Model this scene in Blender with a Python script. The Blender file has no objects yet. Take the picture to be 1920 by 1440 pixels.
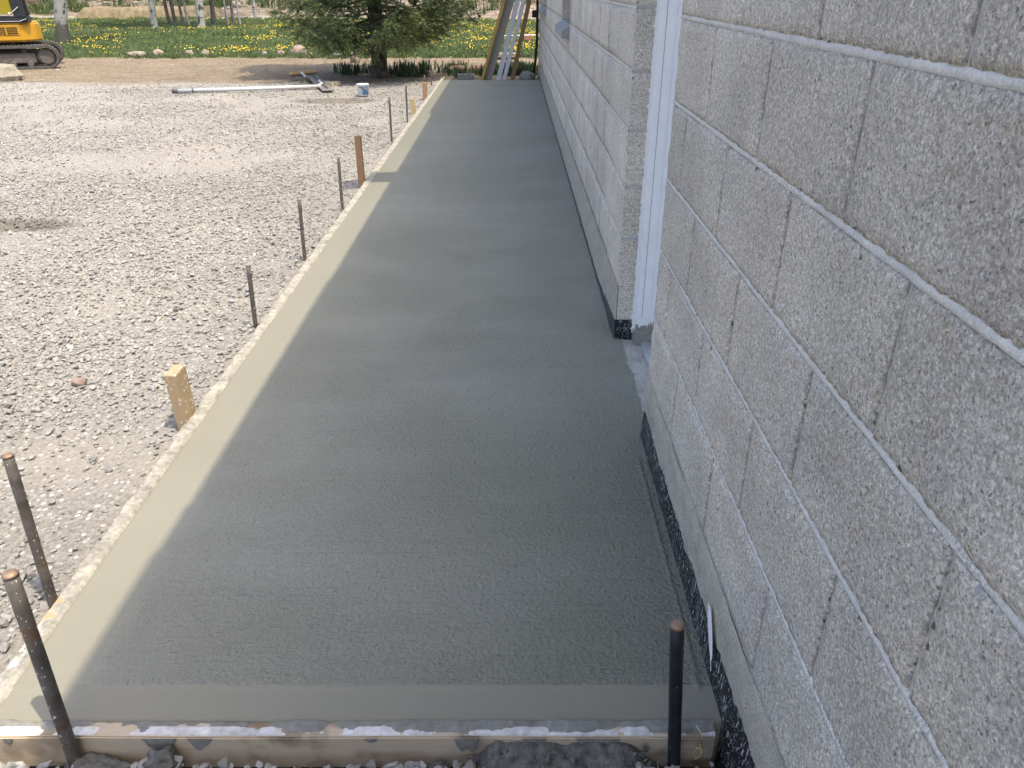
import bpy, bmesh, math, random
import numpy as np
from mathutils import Vector, Matrix, noise as mn
R = math.radians
random.seed(7); rng = np.random.default_rng(7)
S = bpy.context.scene
COL = S.collection

# ------------------------------------------------------------------ camera
cam = bpy.data.cameras.new('camera'); co = bpy.data.objects.new('camera', cam); COL.objects.link(co)
cam.sensor_width = 36; cam.lens = 27.04; cam.clip_start = 0.02; cam.clip_end = 600
co.location = (0, 0, 1.33); co.rotation_euler = (R(90 - 27.57), 0, 0)
S.camera = co
# ------------------------------------------------------------------ sky, sun, exposure
SUN_EL = 68.0; SUN_AZ = 128.5            # azimuth clockwise from +Y
w = bpy.data.worlds.new("World"); S.world = w; w.use_nodes = True
sk = w.node_tree.nodes.new('ShaderNodeTexSky'); sk.sky_type = 'NISHITA'; sk.sun_disc = False
sk.sun_elevation = R(SUN_EL); sk.sun_rotation = R(SUN_AZ); sk.air_density = 1.0; sk.dust_density = 5.0; sk.ozone_density = 1.0
bg = w.node_tree.nodes['Background']; w.node_tree.links.new(sk.outputs[0], bg.inputs[0]); bg.inputs[1].default_value = 0.15
sl = bpy.data.lights.new('sun', 'SUN'); so = bpy.data.objects.new('sun', sl); COL.objects.link(so)
sl.energy = 2.15; sl.angle = R(0.53); sl.color = (1, .89, .70)
ce, se = math.cos(R(SUN_EL)), math.sin(R(SUN_EL))
to_sun = Vector((math.sin(R(SUN_AZ)) * ce, math.cos(R(SUN_AZ)) * ce, se))
so.rotation_euler = to_sun.to_track_quat('Z', 'Y').to_euler(); so.location = (3, -3, 12)
S.view_settings.view_transform = 'Standard'; S.view_settings.look = 'None'
S.view_settings.gamma = 1; S.view_settings.use_curve_mapping = False
S.view_settings.exposure = 1.34

# ------------------------------------------------------------------ helpers
def nz(x, y, z=0.0): return mn.noise(Vector((x, y, z)))
def tag(o, label=None, cat=None, group=None, kind=None):
    if label: o['label'] = label
    if cat: o['category'] = cat
    if group: o['group'] = group
    if kind: o['kind'] = kind
    return o
def empty(name, loc=(0, 0, 0), rz=0, **k):
    o = bpy.data.objects.new(name, None); COL.objects.link(o); o.location = loc; o.rotation_euler = (0, 0, rz)
    o.empty_display_size = .1
    return tag(o, **k)
def link(name, me, parent=None, loc=None, rot=None, **k):
    o = bpy.data.objects.new(name, me); COL.objects.link(o)
    if parent: o.parent = parent
    if loc is not None: o.location = loc
    if rot is not None: o.rotation_euler = rot
    return tag(o, **k)
class MB:
    def __init__(s): s.v = []; s.f = []; s.m = []
    def add(s, vs, fs, mi=0):
        n = len(s.v); s.v += [tuple(p) for p in vs]; s.f += [tuple(i + n for i in f) for f in fs]; s.m += [mi] * len(fs); return s
    def box(s, x0, x1, y0, y1, z0, z1, mi=0, M=None):
        vs = [Vector((x, y, z)) for x in (x0, x1) for y in (y0, y1) for z in (z0, z1)]
        if M is not None: vs = [M @ p for p in vs]
        return s.add(vs, [(0, 1, 3, 2), (4, 6, 7, 5), (0, 4, 5, 1), (2, 3, 7, 6), (0, 2, 6, 4), (1, 5, 7, 3)], mi)
    def tube(s, pts, rad, n=10, mi=0, cap=True, jit=0):
        pts = [Vector(p) for p in pts]
        if not hasattr(rad, '__len__'): rad = [rad] * len(pts)
        vs = []; up = Vector((0.13, .21, 1)).normalized()
        for i, p in enumerate(pts):
            t = (pts[min(i + 1, len(pts) - 1)] - pts[max(i - 1, 0)]).normalized()
            a = t.cross(up)
            if a.length < .15: a = t.cross(Vector((1, 0, 0)))
            a.normalize(); b = t.cross(a)
            for k in range(n):
                an = 2 * math.pi * k / n; r = rad[i] * (1 + jit * random.uniform(-1, 1))
                vs.append(p + (a * math.cos(an) + b * math.sin(an)) * r)
        fs = [(i * n + k, i * n + (k + 1) % n, (i + 1) * n + (k + 1) % n, (i + 1) * n + k) for i in range(len(pts) - 1) for k in range(n)]
        if cap: fs += [tuple(range(n))[::-1], tuple(range((len(pts) - 1) * n, len(pts) * n))]
        return s.add(vs, fs, mi)
    def mesh(s, name, mats, smooth=False, bevel=0, seg=2):
        me = bpy.data.meshes.new(name); me.from_pydata(s.v, [], s.f)
        for m in (mats if isinstance(mats, (list, tuple)) else [mats]): me.materials.append(m)
        me.polygons.foreach_set('material_index', s.m)
        bm = bmesh.new(); bm.from_mesh(me); bmesh.ops.recalc_face_normals(bm, faces=bm.faces)
        if bevel:
            es = [e for e in bm.edges if len(e.link_faces) == 2 and e.calc_face_angle(0) > .6]
            bmesh.ops.bevel(bm, geom=es, offset=bevel, segments=seg, affect='EDGES', clamp_overlap=True)
        bm.to_mesh(me); bm.free()
        if smooth: me.polygons.foreach_set('use_smooth', [True] * len(me.polygons))
        return me
    def build(s, name, mats, parent=None, smooth=False, bevel=0, seg=2, loc=None, rot=None, **k):
        return link(name, s.mesh(name, mats, smooth, bevel, seg), parent, loc, rot, **k)
def npmesh(name, V, F, mats, smooth=False):
    """V (n,3), F (m,3|4) numpy"""
    me = bpy.data.meshes.new(name); V = np.asarray(V, np.float32); F = np.asarray(F, np.int32)
    me.vertices.add(len(V)); me.vertices.foreach_set('co', V.ravel())
    me.loops.add(F.size); me.loops.foreach_set('vertex_index', F.ravel())
    me.polygons.add(len(F)); me.polygons.foreach_set('loop_start', np.arange(0, F.size, F.shape[1], dtype=np.int32))
    me.update(calc_edges=True); me.validate()
    for m in (mats if isinstance(mats, (list, tuple)) else [mats]): me.materials.append(m)
    if smooth: me.polygons.foreach_set('use_smooth', [True] * len(me.polygons))
    return me
def dup(root, loc=None, rz=None, **k):
    c = root.copy(); COL.objects.link(c)
    if loc is not None: c.location = loc
    if rz is not None: c.rotation_euler = (c.rotation_euler.x, c.rotation_euler.y, rz)
    tag(c, **k)
    for ch in list(root.children):
        d = ch.copy(); COL.objects.link(d); d.parent = c
        for g in list(ch.children):
            e = g.copy(); COL.objects.link(e); e.parent = d
    return c

# ------------------------------------------------------------------ materials
class N:
    def __init__(s, name):
        s.m = bpy.data.materials.new(name); s.m.use_nodes = True; s.t = s.m.node_tree
        s.b = s.t.nodes['Principled BSDF']; s.geo = s.t.nodes.new('ShaderNodeNewGeometry'); s.pos = s.geo.outputs['Position']
        s.oi = s.t.nodes.new('ShaderNodeObjectInfo'); s.rand = s.oi.outputs['Random']
    def L(s, a, b): s.t.links.new(a, b)
    def obj(s): return s.t.nodes.new('ShaderNodeTexCoord').outputs['Object']
    def inp(s, sock, v):
        if v is None: return
        if hasattr(v, 'links') or isinstance(v, bpy.types.NodeSocket): s.L(v, sock)
        else:
            if isinstance(v, tuple) and len(v) == 3 and sock.type == 'RGBA': v = v + (1,)
            sock.default_value = v
    def map(s, vec, scale=(1, 1, 1), loc=(0, 0, 0), rot=(0, 0, 0)):
        n = s.t.nodes.new('ShaderNodeMapping'); s.inp(n.inputs[0], vec); n.inputs['Scale'].default_value = scale
        n.inputs['Location'].default_value = loc; n.inputs['Rotation'].default_value = rot; return n.outputs[0]
    def noise(s, scale, detail=3, vec=None, rough=.55, dist=0, col=False):
        n = s.t.nodes.new('ShaderNodeTexNoise'); s.inp(n.inputs['Vector'], vec or s.pos); s.inp(n.inputs['Scale'], scale)
        n.inputs['Detail'].default_value = detail; n.inputs['Roughness'].default_value = rough; n.inputs['Distortion'].default_value = dist
        return n.outputs[1 if col else 0]
    def vor(s, scale, vec=None, out=0, feat='F1', rnd=1):
        n = s.t.nodes.new('ShaderNodeTexVoronoi'); n.feature = feat; s.inp(n.inputs['Vector'], vec or s.pos); n.inputs['Scale'].default_value = scale
        n.inputs['Randomness'].default_value = rnd
        return n.outputs[out]
    def math(s, op, a, b=None, c=None, clamp=False):
        n = s.t.nodes.new('ShaderNodeMath'); n.operation = op; n.use_clamp = clamp
        s.inp(n.inputs[0], a); s.inp(n.inputs[1], b); s.inp(n.inputs[2], c); return n.outputs[0]
    def step(s, x, lo, hi):
        n = s.t.nodes.new('ShaderNodeMapRange'); s.inp(n.inputs[0], x); n.inputs[1].default_value = lo; n.inputs[2].default_value = hi
        n.inputs[3].default_value = 0; n.inputs[4].default_value = 1; n.interpolation_type = 'SMOOTHSTEP'
        return n.outputs[0]
    def rng(s, x, lo, hi, a, b):
        n = s.t.nodes.new('ShaderNodeMapRange'); s.inp(n.inputs[0], x)
        for i, v in enumerate((lo, hi, a, b)): n.inputs[i + 1].default_value = v
        return n.outputs[0]
    def mix(s, f, a, b, mode='MIX'):
        n = s.t.nodes.new('ShaderNodeMix'); n.data_type = 'RGBA'; n.blend_type = mode; n.clamp_factor = True
        s.inp(n.inputs[0], f); s.inp(n.inputs[6], a); s.inp(n.inputs[7], b); return n.outputs[2]
    def ramp(s, x, stops):
        n = s.t.nodes.new('ShaderNodeValToRGB'); s.inp(n.inputs[0], x); e = n.color_ramp.elements
        while len(e) < len(stops): e.new(.5)
        for i, (p, c) in enumerate(stops):
            e[i].position = p; e[i].color = (c if isinstance(c, tuple) else (c, c, c)) + (1,)
        return n.outputs[0]
    def xyz(s, v=None):
        n = s.t.nodes.new('ShaderNodeSeparateXYZ'); s.inp(n.inputs[0], v or s.pos); return n.outputs
    def bump(s, h, strength=.5, dist=.005, prev=None):
        n = s.t.nodes.new('ShaderNodeBump'); s.inp(n.inputs['Height'], h); s.inp(n.inputs['Strength'], strength); n.inputs['Distance'].default_value = dist
        if prev: s.L(prev, n.inputs['Normal'])
        return n.outputs[0]
    def out(s, col, rough=.8, normal=None, spec=None, metal=None, **k):
        s.inp(s.b.inputs['Base Color'], col); s.inp(s.b.inputs['Roughness'], rough)
        if normal: s.L(normal, s.b.inputs['Normal'])
        if spec is not None: s.inp(s.b.inputs['Specular IOR Level'], spec)
        if metal is not None: s.inp(s.b.inputs['Metallic'], metal)
        for a, v in k.items(): s.inp(s.b.inputs[a.replace('_', ' ')], v)
        return s.m
def g(v, t=(1, 1, 1)): return (v * t[0], v * t[1], v * t[2])

def m_block():
    n = N('block'); ob = n.rand
    wv = n.mix(.010, n.pos, n.noise(130, 2, col=True), 'ADD')
    fine = n.noise(230, 4, vec=wv, rough=.78); med = n.noise(110, 3); big = n.noise(5, 3); hue = n.noise(3.3, 2, vec=n.map(n.pos, loc=(9, 3, 1)))
    c = n.ramp(fine, [(.33, (.16, .153, .145)), (.43, (.48, .465, .443)), (.53, (.68, .66, .632)), (.64, (.95, .93, .90))])
    c = n.mix(n.math('MULTIPLY', n.step(med, .46, .62), .50), c, (.36, .345, .33))
    c = n.mix(n.math('MULTIPLY', n.step(n.noise(48, 3), .56, .70), .22), c, (.42, .40, .375))
    c = n.mix(n.math('MULTIPLY', n.step(hue, .45, .66), .4), c, n.mix(1.0, c, (.95, .955, .99), 'MULTIPLY'))
    c = n.mix(n.math('MULTIPLY', n.step(n.noise(2.2, 2, vec=n.map(n.pos, loc=(4, 7, 2))), .45, .7), .6), c, n.mix(1.0, c, (1.03, .995, .96), 'MULTIPLY'))
    c = n.mix(n.math('MULTIPLY', n.step(n.noise(24, 3, vec=n.map(n.pos, loc=(1, 8, 2))), .60, .72), .35), c, n.mix(1.0, c, (.92, .76, .62), 'MULTIPLY'))
    c = n.mix(1.0, c, n.ramp(big, [(.3, .86), (.7, 1.08)]), 'MULTIPLY')
    c = n.mix(1.0, c, n.ramp(n.noise(.9, 4, vec=n.map(n.pos, (1, 1, 1.6), loc=(6, 2, 9))), [(.35, .84), (.6, 1.04)]), 'MULTIPLY')
    c = n.mix(1.0, c, n.ramp(ob, [(0, (1.07, 1.015, .93)), (.5, (1.10, 1.045, .96)), (1, (1.13, 1.075, .985))]), 'MULTIPLY')
    pw = n.mix(.008, n.pos, n.noise(160, 2, col=True), 'ADD')
    v = n.vor(75, vec=pw); vc = n.xyz(n.vor(75, vec=pw, out=1))
    peb = n.math('MULTIPLY', n.math('LESS_THAN', v, n.math('MULTIPLY', n.math('POWER', vc[1], 2.0), .44)), n.math('GREATER_THAN', vc[0], .80))
    pc = n.ramp(vc[2], [(.0, (.06, .057, .055)), (.45, (.11, .10, .10)), (.55, (.36, .27, .20)), (.7, (.42, .42, .42)), (.84, (.50, .47, .45)), (.92, (.78, .76, .72))])
    c = n.mix(n.math('MULTIPLY', peb, .82), c, pc)
    v2 = n.vor(190, vec=pw); v2c = n.xyz(n.vor(190, vec=pw, out=1))
    c = n.mix(n.math('MULTIPLY', n.math('MULTIPLY', n.math('LESS_THAN', v2, .33), n.math('GREATER_THAN', v2c[0], .945)), .85), c, (.80, .78, .74))
    pit = n.math('MULTIPLY', n.math('LESS_THAN', v2, .40), n.math('LESS_THAN', v2c[0], .055))
    c = n.mix(n.math('MULTIPLY', pit, .75), c, (.14, .13, .125))
    nr = n.bump(med, .8, .006); nr = n.bump(fine, .9, .003, nr); nr = n.bump(pit, -.8, .002, nr)
    return n.out(c, .95, nr, .2)
def m_mortar():
    n = N('mortar'); f = n.noise(240, 3, rough=.7); b = n.noise(14, 3); z = n.xyz()[2]
    c = n.mix(1.0, n.ramp(f, [(.3, (.50, .485, .455)), (.7, (.70, .68, .645))]), n.ramp(b, [(.3, .84), (.7, 1.06)]), 'MULTIPLY')
    bl = n.ramp(f, [(.33, (.18, .172, .162)), (.44, (.46, .44, .415)), (.64, (.86, .835, .80))])
    k = n.math('SUBTRACT', n.noise(4.5, 4), n.math('MULTIPLY', n.step(z, .35, 1.0), .14))
    c = n.mix(n.math('MULTIPLY', n.step(k, .44, .56), .85), c, bl)
    return n.out(c, .95, n.bump(n.noise(130, 4), .6, .003), .2)
def m_parge():
    n = N('parge'); b = n.noise(9, 4, vec=n.map(n.pos, (1, 1, 2.2))); f = n.noise(260, 3, rough=.7)
    sm = n.ramp(b, [(.28, (0.23, 0.225, 0.204)), (.5, (0.34, 0.332, 0.306)), (.72, (0.442, 0.429, 0.404))])
    rg = n.ramp(f, [(.32, (0.198, 0.189, 0.176)), (.46, (0.396, 0.387, 0.365)), (.66, (0.612, 0.594, 0.567))])
    c = n.mix(n.rng(n.noise(16, 3, vec=n.map(n.pos, loc=(2, 2, 2))), .35, .62, .25, .85), sm, rg)
    c = n.mix(n.step(n.noise(120, 2), .70, .74), c, (.13, .13, .125)); c = n.mix(1.0, c, (1.06, 1.0, .90), 'MULTIPLY')
    return n.out(c, .92, n.bump(n.noise(70, 5), .7, .005), .2)
def m_tar():
    n = N('tar'); st = n.noise(120, 3, vec=n.map(n.pos, (1, 1, .28))); sp = n.noise(210, 2, vec=n.map(n.pos, (1, 1, .6), loc=(3, 3, 3)))
    k = n.math('ADD', n.step(st, .60, .68), n.step(sp, .61, .66), clamp=True)
    k2 = n.math('MULTIPLY', n.step(n.noise(24, 3, vec=n.map(n.pos, (1, 1, .35))), .56, .68), .6)
    c = n.mix(k, (.013, .014, .018), (.42, .42, .42)); c = n.mix(k2, c, (.15, .15, .145))
    return n.out(c, n.rng(k, 0, 1, .42, .9), n.bump(n.noise(45, 4), .7, .004), .4)
def m_slab():
    n = N('slab'); x, y, z = n.xyz()
    broom = n.noise(1, 4, vec=n.map(n.pos, (7, 330, 1)), rough=.6)
    broom2 = n.noise(1, 3, vec=n.map(n.pos, (2.2, 70, 1)), rough=.55)
    pock = n.noise(85, 3, rough=.6); pock2 = n.noise(33, 3, vec=n.map(n.pos, (1, 1.6, 1)))
    patch = n.noise(1.1, 3, vec=n.map(n.pos, (.8, 1.5, 1), loc=(2, .4, 0)), dist=.4)
    strk = n.noise(1, 3, vec=n.map(n.pos, (.5, 5, 1), loc=(1, 4, 0)))
    c = n.ramp(patch, [(.32, (0.23, 0.236, 0.207)), (.5, (0.252, 0.258, 0.231)), (.68, (0.281, 0.289, 0.273))])
    c = n.mix(1.0, c, n.ramp(strk, [(.3, .965), (.7, 1.03)]), 'MULTIPLY')
    c = n.mix(1.0, c, n.ramp(broom2, [(.3, .975), (.7, 1.02)]), 'MULTIPLY')
    # trowelled bands: near edge; outer one widened, its colour toned, to the sunlit strip
    wob = n.math('MULTIPLY', n.noise(9, 2), .012)
    nb = n.math('LESS_THAN', n.math('ADD', y, wob), 1.164); lb = n.math('SUBTRACT', 1, n.step(n.math('ADD', x, wob), -.96, -.86))
    band = n.math('MAXIMUM', nb, lb); rough_area = n.math('MULTIPLY', n.step(n.math('ADD', n.math('MULTIPLY', n.noise(2.3, 3), 1.6), n.math('MULTIPLY', y, -.2)), -.25, .45), 1)
    inv = n.math('SUBTRACT', 1, n.math('MULTIPLY', band, .9))
    right_dark = n.math('MULTIPLY', n.step(n.math('SUBTRACT', x, n.math('MULTIPLY', n.math('SUBTRACT', y, 1), .30)), -.45, .50), .80)  # slab colour darker towards the wall side, most at the near end
    c = n.mix(right_dark, c, n.mix(1.0, c, (.70, .71, .69), 'MULTIPLY'))
    c = n.mix(n.math('MULTIPLY', n.math('MULTIPLY', n.step(pock, .62, .72), inv), .55), c, (.12, .12, .11))
    c = n.mix(n.math('MULTIPLY', n.math('MULTIPLY', n.step(broom, .58, .70), inv), .32), c, (.14, .14, .13))
    c = n.mix(n.math('MULTIPLY', band, .75), c, (.205, .198, .170))
    c = n.mix(1.0, c, (1.02, 1.0, .92), 'MULTIPLY')
    scr = n.math('MULTIPLY', n.step(n.noise(1, 3, vec=n.map(n.pos, (1.1, 150, 1), loc=(3, 3, 0))), .635, .66), inv)
    c = n.mix(n.math('MULTIPLY', scr, .28), c, (.11, .11, .10))
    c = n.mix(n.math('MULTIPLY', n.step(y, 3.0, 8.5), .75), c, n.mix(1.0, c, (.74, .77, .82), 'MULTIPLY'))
    h = n.math('ADD', n.math('MULTIPLY', broom, .5), n.math('MULTIPLY', pock, n.math('ADD', n.math('MULTIPLY', rough_area, 1.5), .25)))
    nr = n.bump(h, n.math('MULTIPLY', inv, 1.0), .0085); nr = n.bump(pock2, n.math('MULTIPLY', inv, .55), .006, nr)
    nr = n.bump(n.noise(1, 2, vec=n.map(n.pos, (4, 60, 1))), .15, .001, nr)
    return n.out(c, n.rng(patch, .3, .7, .58, .70), nr, .32)
def m_wood(name, c1, c2, axis='Y', crust=0, wet=0, knots=True, speck=0):
    n = N(name); sc = {'X': (1.6, 34, 34), 'Y': (34, 1.6, 34), 'Z': (34, 34, 1.6)}[axis]
    gr = n.noise(1, 5, vec=n.map(n.pos, sc), dist=.6); fin = n.noise(1, 3, vec=n.map(n.pos, tuple(v * 6 for v in sc)))
    c = n.mix(gr, c1, c2); c = n.mix(n.math('MULTIPLY', n.step(fin, .55, .75), .35), c, n.mix(1.0, c, (.6, .5, .4), 'MULTIPLY'))
    if knots:
        kx = {'X': (4.2, 14, 14), 'Y': (14, 4.2, 14), 'Z': (14, 14, 4.2)}[axis]
        kv = n.vor(1, vec=n.map(n.pos, kx)); kc = n.xyz(n.vor(1, vec=n.map(n.pos, kx), out=1))[0]
        c = n.mix(n.math('MULTIPLY', n.math('MULTIPLY', n.math('SUBTRACT', 1, n.step(kv, .10, .30)), n.math('GREATER_THAN', kc, .52)), .75), c, (.12, .065, .035))
    if crust:
        k = n.step(n.math('ADD', n.noise(crust, 4, dist=.5), n.math('MULTIPLY', n.xyz(n.geo.outputs['Normal'])[2], .09)), .52, .60)
        cc = n.ramp(n.noise(40, 4), [(.35, (.30, .295, .275)), (.6, (.58, .57, .55))]); c = n.mix(k, c, cc)
    if speck:
        c = n.mix(n.step(n.noise(120, 2, vec=n.map(n.pos, (1, 1, .45))), speck, speck + .04), c, (.66, .65, .61))
    if wet: c = n.mix(n.step(n.noise(7, 3), .5, .62), c, n.mix(1.0, c, (.6, .58, .55), 'MULTIPLY'))
    return n.out(c, .8, n.bump(gr, .4, .002), .25)
def m_crust(name='crust', lo=(.19, .18, .155), hi=(.40, .385, .335)):
    n = N(name); f = n.noise(70, 4); b = n.noise(11, 3)
    c = n.ramp(n.math('ADD', n.math('MULTIPLY', f, .5), n.math('MULTIPLY', b, .5)), [(.36, lo), (.62, hi)])
    return n.out(c, .92, n.bump(f, .7, .004), .2)
def m_stone():
    n = N('stone'); f = n.noise(60, 3); p = n.xyz()
    c = n.ramp(n.rand, [(0, (.38, .372, .36)), (.25, (.47, .46, .445)), (.5, (.50, .485, .465)), (.7, (.56, .55, .53)), (.82, (.53, .475, .43)), (.93, (.42, .43, .44)), (1, (.68, .67, .65))])
    c = n.mix(1.0, c, n.ramp(f, [(.3, .85), (.7, 1.12)]), 'MULTIPLY')
    c = n.mix(1.0, c, n.ramp(n.noise(.8, 4), [(.3, .80), (.65, 1.06)]), 'MULTIPLY')
    c = n.mix(1.0, c, (.585, .59, .585), 'MULTIPLY')
    c = wet_spots(n, c)
    return n.out(c, .9, n.bump(n.noise(150, 3), .4, .002), .25)
def wet_spots(n, c):
    x, y, z = n.xyz(); wob = n.math('MULTIPLY', n.math('SUBTRACT', n.noise(3.5, 4), .5), 1.1)
    for (cx, cy, rx, ry, a) in ((-2.35, 10.85, .62, .30, .68), (-3.30, 4.92, .55, .15, .75)):
        d = n.math('ADD', n.math('POWER', n.math('DIVIDE', n.math('SUBTRACT', x, cx), rx), 2.0), n.math('POWER', n.math('DIVIDE', n.math('SUBTRACT', y, cy), ry), 2.0))
        d = n.math('ADD', d, wob)
        c = n.mix(n.math('MULTIPLY', n.math('SUBTRACT', 1, n.step(d, .5, 1.2)), a), c, n.mix(1.0, c, (.42, .40, .36), 'MULTIPLY'))
    return c
def m_ground():
    n = N('ground'); x, y, z = n.xyz(); f = n.noise(75, 4, rough=.65); f2 = n.noise(300, 2); b = n.noise(.9, 4); wob = n.math('MULTIPLY', n.math('SUBTRACT', n.noise(1.3, 4), .5), 1.1)
    grav = n.ramp(f, [(.3, (.16, .154, .14)), (.5, (.25, .243, .225)), (.72, (.345, .336, .315))])
    grav = n.mix(1.0, grav, n.ramp(b, [(.3, (.86, .84, .82)), (.7, (1.05, 1.04, 1.02))]), 'MULTIPLY')
    grav = n.mix(n.math('MULTIPLY', n.step(n.noise(1.7, 3, vec=n.map(n.pos, (.6, 1.3, 1), loc=(5, 1, 0))), .5, .68), .5), grav, (.29, .27, .235))
    v = n.vor(45); vc = n.xyz(n.vor(45, out=1))
    grav = n.mix(n.math('MULTIPLY', n.math('LESS_THAN', v, .33), n.math('GREATER_THAN', vc[0], .5)), grav, n.ramp(vc[1], [(0, (.26, .25, .23)), (1, (.46, .45, .43))]))
    grav = wet_spots(n, grav)
    dirt = n.ramp(n.noise(15, 6, rough=.75), [(.30, (0.1, 0.0779, 0.0543)), (.5, (0.195, 0.156, 0.111)), (.72, (0.319, 0.266, 0.201))])
    dirt = n.mix(1.0, dirt, n.ramp(n.noise(2, 5, rough=.7, vec=n.map(n.pos, (.7, 2, 1))), [(.3, .62), (.5, .9), (.7, 1.1)]), 'MULTIPLY')
    dirt = n.mix(n.math('MULTIPLY', n.step(n.noise(55, 3), .60, .68), .7), dirt, (.33, .29, .24))
    soil = n.ramp(n.noise(14, 4), [(.3, (.055, .085, .03)), (.7, (.11, .155, .055))])
    far = n.ramp(n.noise(1.6, 6, rough=.7), [(.35, (.07, .08, .045)), (.5, (.16, .13, .10)), (.7, (.27, .225, .185))])
    yy = n.math('ADD', y, wob)
    c = n.mix(n.step(yy, 12.5, 13.1), grav, dirt)
    c = n.mix(n.step(n.math('ADD', y, n.math('MULTIPLY', wob, .35)), 17.0, 17.35), c, soil)
    c = n.mix(n.step(yy, 35.5, 36.3), c, (.24, .22, .17)); c = n.mix(n.step(yy, 37.6, 38.3), c, far)
    nr = n.bump(f, .8, .012); nr = n.bump(n.math('MULTIPLY', v, -1), .5, .01, nr)
    return n.out(c, .95, nr, .15)
def m_simple(name, c, rough=.6, metal=0, var=.12, sc=30, spec=.4, bumpd=0, speck=None, speckc=(.62, .61, .58), rust=None):
    n = N(name); b = n.noise(sc, 4)
    col = n.mix(1.0, c, n.ramp(b, [(.3, 1 - var), (.7, 1 + var)]), 'MULTIPLY')
    if rust: col = n.mix(n.step(n.noise(sc * .7, 4, vec=n.map(n.pos, loc=(2, 2, 2))), rust, rust + .15), col, (.11, .068, .045))
    if speck: col = n.mix(n.step(n.noise(190, 2, vec=n.map(n.pos, (1, 1, .5))), speck, speck + .04), col, speckc)
    return n.out(col, rough, n.bump(n.noise(sc * 3, 3), .4, bumpd) if bumpd else None, spec, metal)
def m_grass(name, stops, rough=.6):
    n = N(name); c = n.ramp(n.math('ADD', n.math('MULTIPLY', n.rand, .5), n.math('MULTIPLY', n.noise(.6, 3), .5)), stops)
    return n.out(c, rough, None, .3)
def m_birch(dark=.5):
    n = N('birch'); a = n.noise(1, 3, vec=n.map(n.pos, (5, 5, 22))); b = n.noise(7, 3, vec=n.map(n.pos, (1, 1, .6)))
    c = n.mix(n.step(a, .60, .66), (0.31, 0.31, 0.291), (0.0434, 0.0403, 0.0372)); c = n.mix(n.step(b, .56, .64), c, (0.062, 0.0589, 0.0558))
    z = n.xyz()[2]; c = n.mix(n.math('MULTIPLY', n.math('SUBTRACT', 1, n.step(n.math('ADD', z, n.math('MULTIPLY', b, .5)), .55, .8)), dark), c, (.09, .085, .075))
    return n.out(c, .9, n.bump(a, .5, .02), .2)
def m_bark(name, lo, hi):
    n = N(name); a = n.noise(1, 4, vec=n.map(n.pos, (26, 26, 6)))
    return n.out(n.ramp(a, [(.35, lo), (.65, hi)]), .95, n.bump(a, .9, .02), .15)

M = {}
M['block'] = m_block(); M['mortar'] = m_mortar(); M['core'] = m_crust('core_mortar', (.36, .345, .325), (.52, .505, .475)); M['parge'] = m_parge(); M['tar'] = m_tar(); M['slab'] = m_slab()
M['form'] = m_wood('form_wood', (0.48, 0.336, 0.2), (0.4, 0.248, 0.128), 'Y', crust=16)
M['formx'] = m_wood('form_wood_near', (.50, .42, .32), (.40, .33, .25), 'X', wet=1)
M['stake'] = m_wood('stake_wood', (0.412, 0.323, 0.211), (0.323, 0.233, 0.139), 'Z', speck=.62)
M['stakered'] = m_wood('stake_wood_red', (0.391, 0.246, 0.145), (0.289, 0.162, 0.085), 'Z', speck=.75)
M['stakepale'] = m_wood('stake_wood_pale', (0.465, 0.375, 0.203), (0.375, 0.27, 0.135), 'Z', speck=.66)
M['crust'] = m_crust(); M['whitecrust'] = m_crust('white_crust', (0.387, 0.378, 0.378), (0.651, 0.642, 0.642)); M['grout'] = m_crust('grey_grout', (0.15, 0.15, 0.136), (0.238, 0.238, 0.22))
M['stone'] = m_stone(); M['ground'] = m_ground()
M['steel'] = m_simple('stake_steel', (.105, .095, .088), .6, .15, .35, 25, speck=.66, rust=.54, bumpd=.001)
M['steeltop'] = m_simple('stake_top', (.30, .21, .15), .6, .6, .3, 60)
M['paint'] = m_simple('white_paint', (.86, .87, .88), .4, 0, .04, 12, speck=.77, speckc=(.12, .12, .12))
M['caulk'] = m_simple('caulk', (.80, .81, .82), .6, 0, .06, 40)
M['alu'] = m_simple('aluminium', (.56, .58, .60), .45, .6, .1, 30, rust=.8)
M['oldcon'] = m_crust('old_concrete', (.27, .262, .245), (.44, .43, .405))
M['smear'] = m_simple('mortar_smear', (.27, .25, .22), .9, 0, .2, 50, bumpd=.004)

# ------------------------------------------------------------------ the ground
GZ = -.075
def smooth(a, b, x):
    t = max(0, min(1, (x - a) / (b - a))); return t * t * (3 - 2 * t)
def gh(x, y):
    z = GZ + .010 * nz(x * .9, y * .9) + .004 * nz(x * 4, y * 4)
    if y < 1.03: z += .030
    if -1.35 < x < -1.1 and 1.3 < y < 13: z += .028 * smooth(1.3, 2.3, y) * smooth(-1.35, -1.15, x) + .010 * nz(x * 6, y * 6, 3) * smooth(1.3, 1.6, y)
    if x > -1.12 and x < .8 and 1.0 < y < 12.7: z = -.13
    z += .05 * smooth(11.5, 12.5, y) * (1 - smooth(13.2, 14, y)) * max(0, nz(x * .8, y * 2, 5)) 
    z += .035 * smooth(16.6, 17.3, y)
    if y > 20: z += .10 * nz(x * .15, y * .12) * smooth(20, 26, y)
    if y > 37: z += 3.2 * smooth(37, 56, y) * (1 + .25 * nz(x * .12, y * .1)) + .35 * nz(x * .35, y * .35, 2) * smooth(38, 42, y)
    return z
ys = [-6, -3, -1, 0]; y = .3
while y < 300: ys.append(y); y += .07 if y < 3 else (.12 if y < 14 else (.25 if y < 22 else (.6 if y < 60 else 20)))
xs = [-300, -150, -90, -60]
x = -45
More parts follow.
